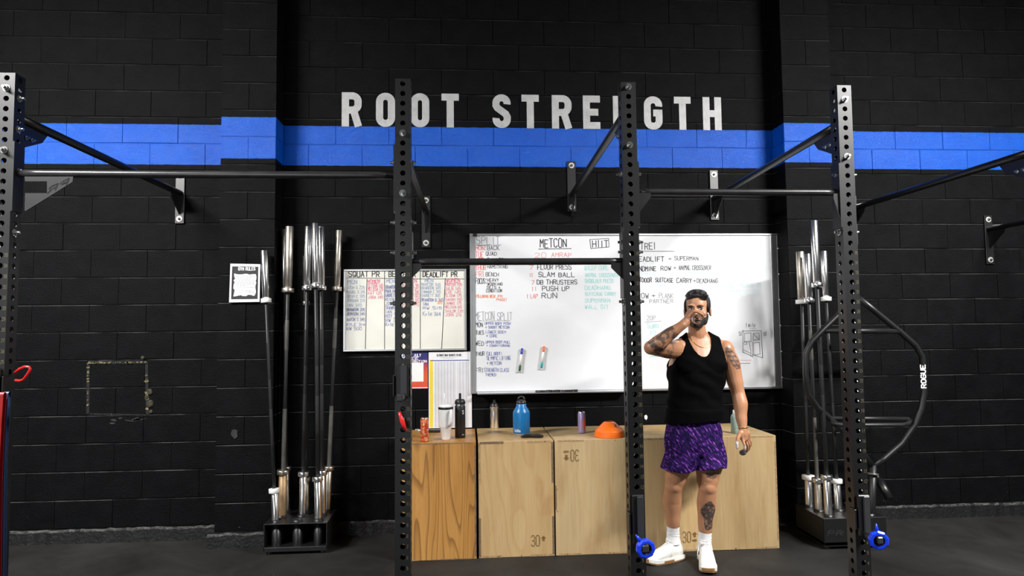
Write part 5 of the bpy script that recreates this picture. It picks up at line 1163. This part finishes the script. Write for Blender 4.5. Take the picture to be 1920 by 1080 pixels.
# face details -------------------------------------------------------
M_EYEW = mat('eye_white', (.75, .73, .70), .2); M_IRIS = mat('dark_iris', (.02, .012, .008), .15); M_HAIR = mat('black_hair', (.008, .007, .007), .42, var=.4, vscale=80, bump=.8, bscale=160)
for s in (-1, 1):
    e = on_face(s * .0305, .000, -.0085)
    mb = MB(); mb.ell(e, (.0145, .0125, .0080), 16, 10, rot=RZ); eo = mb.build('eye', M_EYEW, man)
    mb = MB(); mb.ell(e + RZ @ Vector((.0050, -.0082, -.0005)), (.0064, .0052, .0064), 12, 8); mb.build('iris', M_IRIS, eo)
    mb = MB(); mb.tube([on_face(s * (.012 + .038 * k / 6), .0165 + .0065 * math.sin(k / 6 * 2.4) - .004 * (k / 6), .0005) for k in range(7)], [(.002, .0026), (.0034, .0044), (.0036, .0048), (.0036, .0046), (.0034, .0040), (.003, .0030), (.0012, .001)], 8); mb.build('eyebrow', M_HAIR, man)
    mb = MB(); mb.tube([e + RZ @ Vector((.0145 * math.cos(a), -.0075 - .005 * math.sin(a), .0075 * math.sin(a) + .001)) for a in [math.pi * k / 8 for k in range(9)]], .0020, 6); mb.build('eyelash_line', M_HAIR, man)
# hair: cap over the skull swept up and back, short sides
hb = MB()
hell(hb, H(0, .022, .040), (.083, .094, .086), 28, 18)
hell(hb, H(-.004, -.030, .098), (.058, .055, .032), rot=Matrix.Rotation(.25, 3, 'X')); hell(hb, H(-.032, -.032, .086), (.036, .050, .034)); hell(hb, H(.032, -.030, .084), (.036, .045, .030))
hell(hb, H(.0, .03, .100), (.062, .07, .034))
rh = random.Random(9)
for k in range(46):
    x = rh.uniform(-.062, .062); y = rh.uniform(-.078, .06); z = .112 - (x / .075) ** 2 * .040 - max(0, y) * .2; limb(hb, [H(x * .9, y + .01, z - .018), H(x + rh.uniform(-.008, .008), y - .004, z), H(x * 1.05 + rh.uniform(-.012, .012), y + .012, z + rh.uniform(.000, .005))], [.013, .011, .006], 8)
for s in (-1, 1):
    hell(hb, H(s * .073, .000, .022), (.012, .042, .045)); hell(hb, H(s * .074, -.012, -.018), (.007, .012, .026))
hm = voxel(hb, .0038, 2, 'hair')
b2 = bmesh.new(); b2.from_mesh(hm)
kill = []
for v in b2.verts:
    u = RZI @ (v.co - HC)
    if u.y < -.038 and u.z < .066 - .5 * max(0, abs(u.x) - .045) * 1.2 and abs(u.x) < .066: kill.append(v)
    elif u.z < .060 and u.y < -.03 and abs(u.x) < .058: kill.append(v)
    elif u.z < -.022 or (u.z < -.0 and u.y > -.005 and u.y < .035): kill.append(v)
bmesh.ops.delete(b2, geom=kill, context='VERTS'); trim_edges(b2, 4); b2.to_mesh(hm); b2.free()
new_obj('hair', hm, M_HAIR, man)
# beard along the jaw and chin
bb = MB()
hell(bb, H(0, -.052, -.088), (.050, .046, .034)); hell(bb, H(0, -.074, -.102), (.030, .023, .020))
for s in (-1, 1): hell(bb, H(s * .046, -.034, -.074), (.0215, .040, .030)); hell(bb, H(s * .058, -.012, -.050), (.013, .026, .034)); 
hell(bb, H(0, -.090, -.050), (.026, .013, .006))
be = voxel(bb, .0036, 2, 'beard'); b2 = bmesh.new(); b2.from_mesh(be)
bmesh.ops.delete(b2, geom=[v for v, q in [(v, RZI @ (v.co - HC)) for v in b2.verts] if q.y > (.004 if q.z > -.05 else -.012) or (q.z > -.055 and abs(q.x) < .046 and q.y < -.02 and not (q.z < -.044 and abs(q.x) < .03 and q.y < -.085)) or q.z > -.026], context='VERTS'); trim_edges(b2, 4); b2.to_mesh(be); b2.free()
new_obj('beard', be, mat('beard_hair', (.014, .010, .008), .6, var=.5, vscale=120, bump=1, bscale=200), man)
mb = MB(); mb.ell(H(.0835, -.002, -.042), .0042, 10, 8); mb.build('earring', M_BLACKP, man)
# tank top ------------------------------------------------------------
tk = MB(); torso(tk, .011)
loft(tk, [(pel.x + .0, pel.y + .004, pel.z + .085, .183, .130), (wai.x - .002, wai.y - .002, wai.z - .02, .181, .130), (wai.x - .004, wai.y, wai.z + .06, .180, .126), (che.x - .004, che.y, che.z - .08, .183, .128), (che.x, che.y, che.z, .188, .128), (che.x, che.y, che.z + .04, .175, .118)], 32, 2.3)
for s, sh in ((-1, shR), (1, shL)): limb(tk, [nb + Vector((s * .03, .03, .035)), nb.lerp(sh, .5) + Vector((0, .02, .022)), sh + Vector((0, .01, .005))], [.052, .058, .062])
tm = voxel(tk, .005, 4, 'tank_top'); b2 = bmesh.new(); b2.from_mesh(tm)
hem = pel.z + .112
for v in b2.verts:   # cloth folds: drag lines from the lifted shoulder, ripples at the waist
    u = v.co
    k = .0045 * math.sin((u.x - che.x) * 38 + (u.z - che.z) * 55 + 3 * mnoise.noise(u * 7)) * max(0, 1 - abs(u.z - che.z + .08) / .22) + .004 * mnoise.noise(Vector((u.x * 16, u.y * 16, u.z * 5)))
    v.co = u + v.normal * (k + (.005 if u.z < wai.z else 0))
kill = []
for v in b2.verts:
    u = v.co; x = u.x - nb.x; z = u.z - nb.z; xs_ = x + (.010 if u.y < nb.y else 0); front = u.y < nb.y + .02
    neck = (xs_ / .074) ** 2 + ((z - .055) / (.150 if front else .06)) ** 2 < 1
    ax_ = (.138 + max(0, -.03 - z) * .15 if x > 0 else .122 + max(0, -.02 - z) * .60)
    arm = (abs(x + .002) > ax_) and z > (-.16 if x > 0 else -.19)
    hm_ = hem + .010 * math.sin((u.x - pel.x) * 9) 
    if neck or arm or u.z < hm_ or z > .07: kill.append(v)
bmesh.ops.delete(b2, geom=kill, context='VERTS')
# keep the largest piece
b2.verts.ensure_lookup_table(); seen = set(); best = []
for v in b2.verts:
    if v in seen: continue
    st_ = [v]; seen.add(v); comp = []
    while st_:
        q = st_.pop(); comp.append(q)
        for e_ in q.link_edges:
            o_ = e_.other_vert(q)
            if o_ not in seen: seen.add(o_); st_.append(o_)
    if len(comp) > len(best): best = comp
bs = set(best); bmesh.ops.delete(b2, geom=[v for v in b2.verts if v not in bs], context='VERTS')
trim_edges(b2, 14); b2.to_mesh(tm); b2.free()
new_obj('tank_top', tm, mat('black_jersey', (.0014, .0014, .0017), .85, var=.1, vscale=30, bump=.2, bscale=220, spec=.05), man)
# shorts ----------------------------------------------------------------
sh_ = MB()
loft(sh_, [(pel.x, pel.y + .006, pel.z - .10, .150, .115), (pel.x, pel.y + .01, pel.z - .05, .190, .138), (pel.x, pel.y + .01, pel.z + .02, .186, .135), (pel.x, pel.y + .006, pel.z + .10, .172, .122), (pel.x, pel.y + .005, pel.z + .13, .170, .120)], 32, 2.3)
for hp, kn, s in ((hpR, knR, -1), (hpL, knL, 1)):
    mid = hp.lerp(kn, .62)
    loft(sh_, [(mid.x + s * .006, mid.y - .01, mid.z - .09, .109, .118), (mid.x + s * .006, mid.y - .01, mid.z, .113, .122), (hp.x + s * .004, hp.y, hp.z - .06, .118, .128), (hp.x, hp.y, hp.z + .04, .104, .12)], 26, 2.2)
sm_ = voxel(sh_, .005, 3, 'shorts'); b2 = bmesh.new(); b2.from_mesh(sm_)
for v in b2.verts:
    u = v.co; v.co = u + v.normal * (.008 * mnoise.noise(Vector((u.x * 13, u.y * 13, u.z * 4))) + .004 * mnoise.noise(u * 22))
hemz = J(1265, 883, YT_ - .1).z
bmesh.ops.delete(b2, geom=[v for v in b2.verts if v.co.z < hemz + .012 * math.sin((v.co.x - pel.x) * 14) or (abs(v.co.x - pel.x) < .012 and v.co.z < pel.z - .19)], context='VERTS')
trim_edges(b2, 10); b2.to_mesh(sm_); b2.free()
so = new_obj('shorts', sm_, shorts_mat(), man)
mod = so.modifiers.new('solid', 'SOLIDIFY'); mod.thickness = .003; mod.offset = -1
mod = bpy.data.objects[[o.name for o in man.children if o.name.startswith('tank_top')][0]].modifiers.new('solid', 'SOLIDIFY'); mod.thickness = .003; mod.offset = -1
# socks and shoes ----------------------------------------------------------
M_SOCK = mat('white_sock', (.78, .77, .78), .8, var=.05, bump=.1, bscale=200); M_SHOE = mat('white_shoe', (.84, .83, .78), .55, var=.04, bump=.15, bscale=90); M_GUM = mat('gum_sole', (.30, .15, .05), .6, var=.15)
def shoe(an, toe, kn, name_seed):
    """an: ankle joint; toe: ground direction vector of the foot"""
    d = Vector((toe[0], toe[1], 0)).normalized(); s = Vector((-d.y, d.x, 0)); g = Vector((an.x, an.y, 0)); heel = g - d * .065
    sk = MB(); t_ = (kn - an).normalized()
    secs = [an + Vector((0, 0, -.03)), an + t_ * .02, an + t_ * .055, an + t_ * .085]
    sk.tube([p.lerp(q, f) for p, q in zip(secs[:-1], secs[1:]) for f in (0, .34, .67)] + [secs[-1]], [.050, .046, .043, .0415, .0405, .0405, .0405, .041, .0415, .042], 20, cap=False); so_ = sk.build('sock', M_SOCK, man)
    for m_k in range(2):
        w_ = MB(); c = an + t_ * (.022 + .016 * m_k); w_.tube([c + (s * math.cos(a) + d * math.sin(a)) * (.0405 - .0005 * m_k) + Vector((0, 0, .006 * math.sin(a * 2 + m_k))) for a in [2 * math.pi * k / 16 for k in range(17)]], .0035, 6); w_.build('sock_wrinkle', M_SOCK, so_)
    L_ = .292
    def prof(f, wd, z, off=0): return heel + d * (L_ * f) + s * off + Vector((0, 0, z)), wd
    up = MB()
    st_ = [(.0, .024, .052, .040), (.05, .034, .056, .052), (.15, .038, .062, .064), (.28, .041, .066, .066), (.40, .044, .060, .056), (.52, .047, .050, .044), (.66, .050, .042, .034), (.80, .049, .034, .027), (.92, .040, .028, .020), (1.0, .022, .022, .012)]
    vs = []; seg = 20
    for f, wd, zc_, hh in st_:
        c = heel + d * (L_ * f) + s * (.008 * math.sin(f * 3.1)) + Vector((0, 0, zc_))
        for k in range(seg):
            a = 2 * math.pi * k / seg; cc, ss = math.cos(a), math.sin(a); ry = hh if ss > 0 else zc_ - .020
            vs.append(c + s * (wd * math.copysign(abs(cc) ** .8, cc)) + Vector((0, 0, ry * ss)))
    n = len(st_); fs = [(i * seg + k, i * seg + (k + 1) % seg, (i + 1) * seg + (k + 1) % seg, (i + 1) * seg + k) for i in range(n - 1) for k in range(seg)] + [tuple(range(seg))[::-1], tuple((n - 1) * seg + k for k in range(seg))]
    up.add(vs, fs, 0, True); upm = up.build('shoe', M_SHOE, man); ss_ = upm.modifiers.new('sub', 'SUBSURF'); ss_.levels = 1; ss_.render_levels = 1
    def sole(z0, z1, grow, nm, m_, f0=0, f1=1.0):
        q = MB(); ring = []; ks = 14
        for i in range(ks + 1):
            f = f0 + (f1 - f0) * i / ks; wd = [w for (ff, w, _, _) in st_ if ff <= f + 1e-6][-1]; nx = [(ff, w) for (ff, w, _, _) in st_ if ff > f + 1e-6]
            if nx:
                p_ = [(ff, w) for (ff, w, _, _) in st_ if ff <= f + 1e-6][-1]; wd = p_[1] + (nx[0][1] - p_[1]) * (f - p_[0]) / (nx[0][0] - p_[0])
            ring.append((f, wd + grow))
        pts = [heel + d * (L_ * f + (grow if i == ks else -grow if i == 0 else 0)) + s * (wd + .008 * math.sin(f * 3.1)) for i, (f, wd) in enumerate(ring)] + [heel + d * (L_ * f + (grow if i == ks else -grow if i == 0 else 0)) + s * (-wd + .008 * math.sin(f * 3.1)) for i, (f, wd) in reversed(list(enumerate(ring)))]
        rise = lambda p: max(0, ((p - heel).dot(d) / L_ - .78)) * .07
        q.prism([p + Vector((0, 0, z0 + rise(p))) for p in pts], (0, 0, z1 - z0)); return q.build(nm, m_, upm)
    sole(.001, .010, .004, 'outsole', M_GUM); sole(.010, .030, .005, 'midsole', M_SHOE, 0, .94); sole(.009, .026, .0065, 'toe_guard', M_GUM, .93, 1.0); sole(.0095, .022, .0068, 'arch_guard', M_GUM, .36, .58)
    la = MB()
    for k in range(5):
        f = .36 + k * .058; zc_ = .118 - k * .0135; c = heel + d * (L_ * f) + Vector((0, 0, zc_)); la.tube([c - s * .026 + Vector((0, 0, -.010)), c - s * .012 + Vector((0, 0, .001)), c + s * .012 + d * .010 + Vector((0, 0, .001)), c + s * .026 + d * .012 + Vector((0, 0, -.010))], .0030, 6)
    c = heel + d * (L_ * .34) + Vector((0, 0, .122)); sg = 1 if name_seed == 1 else -1
    la.tube([c + s * .0, c + s * .012 * sg + d * .022 + Vector((0, 0, .022)), c + s * .030 * sg + d * .034 + Vector((0, 0, .026)), c + s * .040 * sg + d * .022 + Vector((0, 0, .012)), c + s * .026 * sg + d * .004 + Vector((0, 0, -.002)), c], .0030, 6)
    e_ = c + s * .035 * sg; la.tube([c, e_ + Vector((0, 0, -.01)), e_ + s * .012 * sg + d * .01 + Vector((0, 0, -.045)), e_ + s * .014 * sg + d * .02 + Vector((0, 0, -.085))], .0030, 6)
    la.build('laces', M_SHOE, upm)
    tg = MB(); tg.bbox(heel + d * (L_ * .30) + Vector((0, 0, .120)), (.05, .05, .012), .005, rot=Matrix.Rotation(math.atan2(d.y, d.x), 3, 'Z') @ Matrix.Rotation(-.5, 3, 'Y')); tg.build('tongue', M_SHOE, upm)
shoe(anR, (-.93, -.30), knR, 1); shoe(anL, (-.27, -1), knL, 2)
# necklace, bracelet ---------------------------------------------------------
M_GOLD = mat('gold_chain', (.80, .52, .18), .3, 1)
ch_ = []
for k in range(25):
    a = -math.pi / 2 + (k - 12) / 12 * 1.45; q = nb + Vector((.075 * math.cos(a), .02 + .085 * math.sin(a) - .03, .045 - .075 * max(0, math.cos((k - 12) / 12 * 1.45)) ** 1.2))
    loc, nrm_, idx, dd = bv.find_nearest(q); ch_.append(loc + nrm_ * .0022)
mb = MB(); mb.tube(ch_, .0018, 6); mb.build('necklace', M_GOLD, man)
mb = MB(); c = wrL + (elL - wrL).normalized() * .012; ax2 = (elL - wrL).normalized(); a1 = ax2.orthogonal().normalized(); a2 = ax2.cross(a1)
mb.tube([c + (a1 * math.cos(a) + a2 * math.sin(a)) * .0315 for a in [2 * math.pi * k / 20 for k in range(21)]], .0022, 6); mb.build('bracelet', M_GOLD, man)
# the clear cup he drinks from, and the dark lid in the hanging hand
cu = MB(); q = cax
cu.lathe(CM, [(.0335, 0), (.0345, .002), (.0285, CL - .004), (.0265, CL), (.020, CL + .001), (.0, CL - .002), (0, CL - .012), (.022, CL - .013), (.0255, CL - .018), (.0312, .002), (.0335, 0)], 28, axis=cax)
tag(cu.solo('drinking_cup', glass_mat('clear_plastic'), tuple(CM)), 'clear plastic cup tipped to the mouth in the lifted hand', 'cup')
tip = J(1393, 848.5, YH + .002); li = MB(); li.lathe(tip, [(0, -.006), (.020, -.006), (.022, -.003), (.022, .005), (.019, .007), (0, .007)], 20, axis=Vector((-.35, -.45, .8)))
tag(li.solo('bottle_lid', M_BLACKP, tuple(tip)), 'small black lid held in the fingertips of the lowered hand', 'lid')
# ------------------------------------------------------------------ tidy helper properties
for o in bpy.data.objects:
    if 'wl' in o: del o['wl']
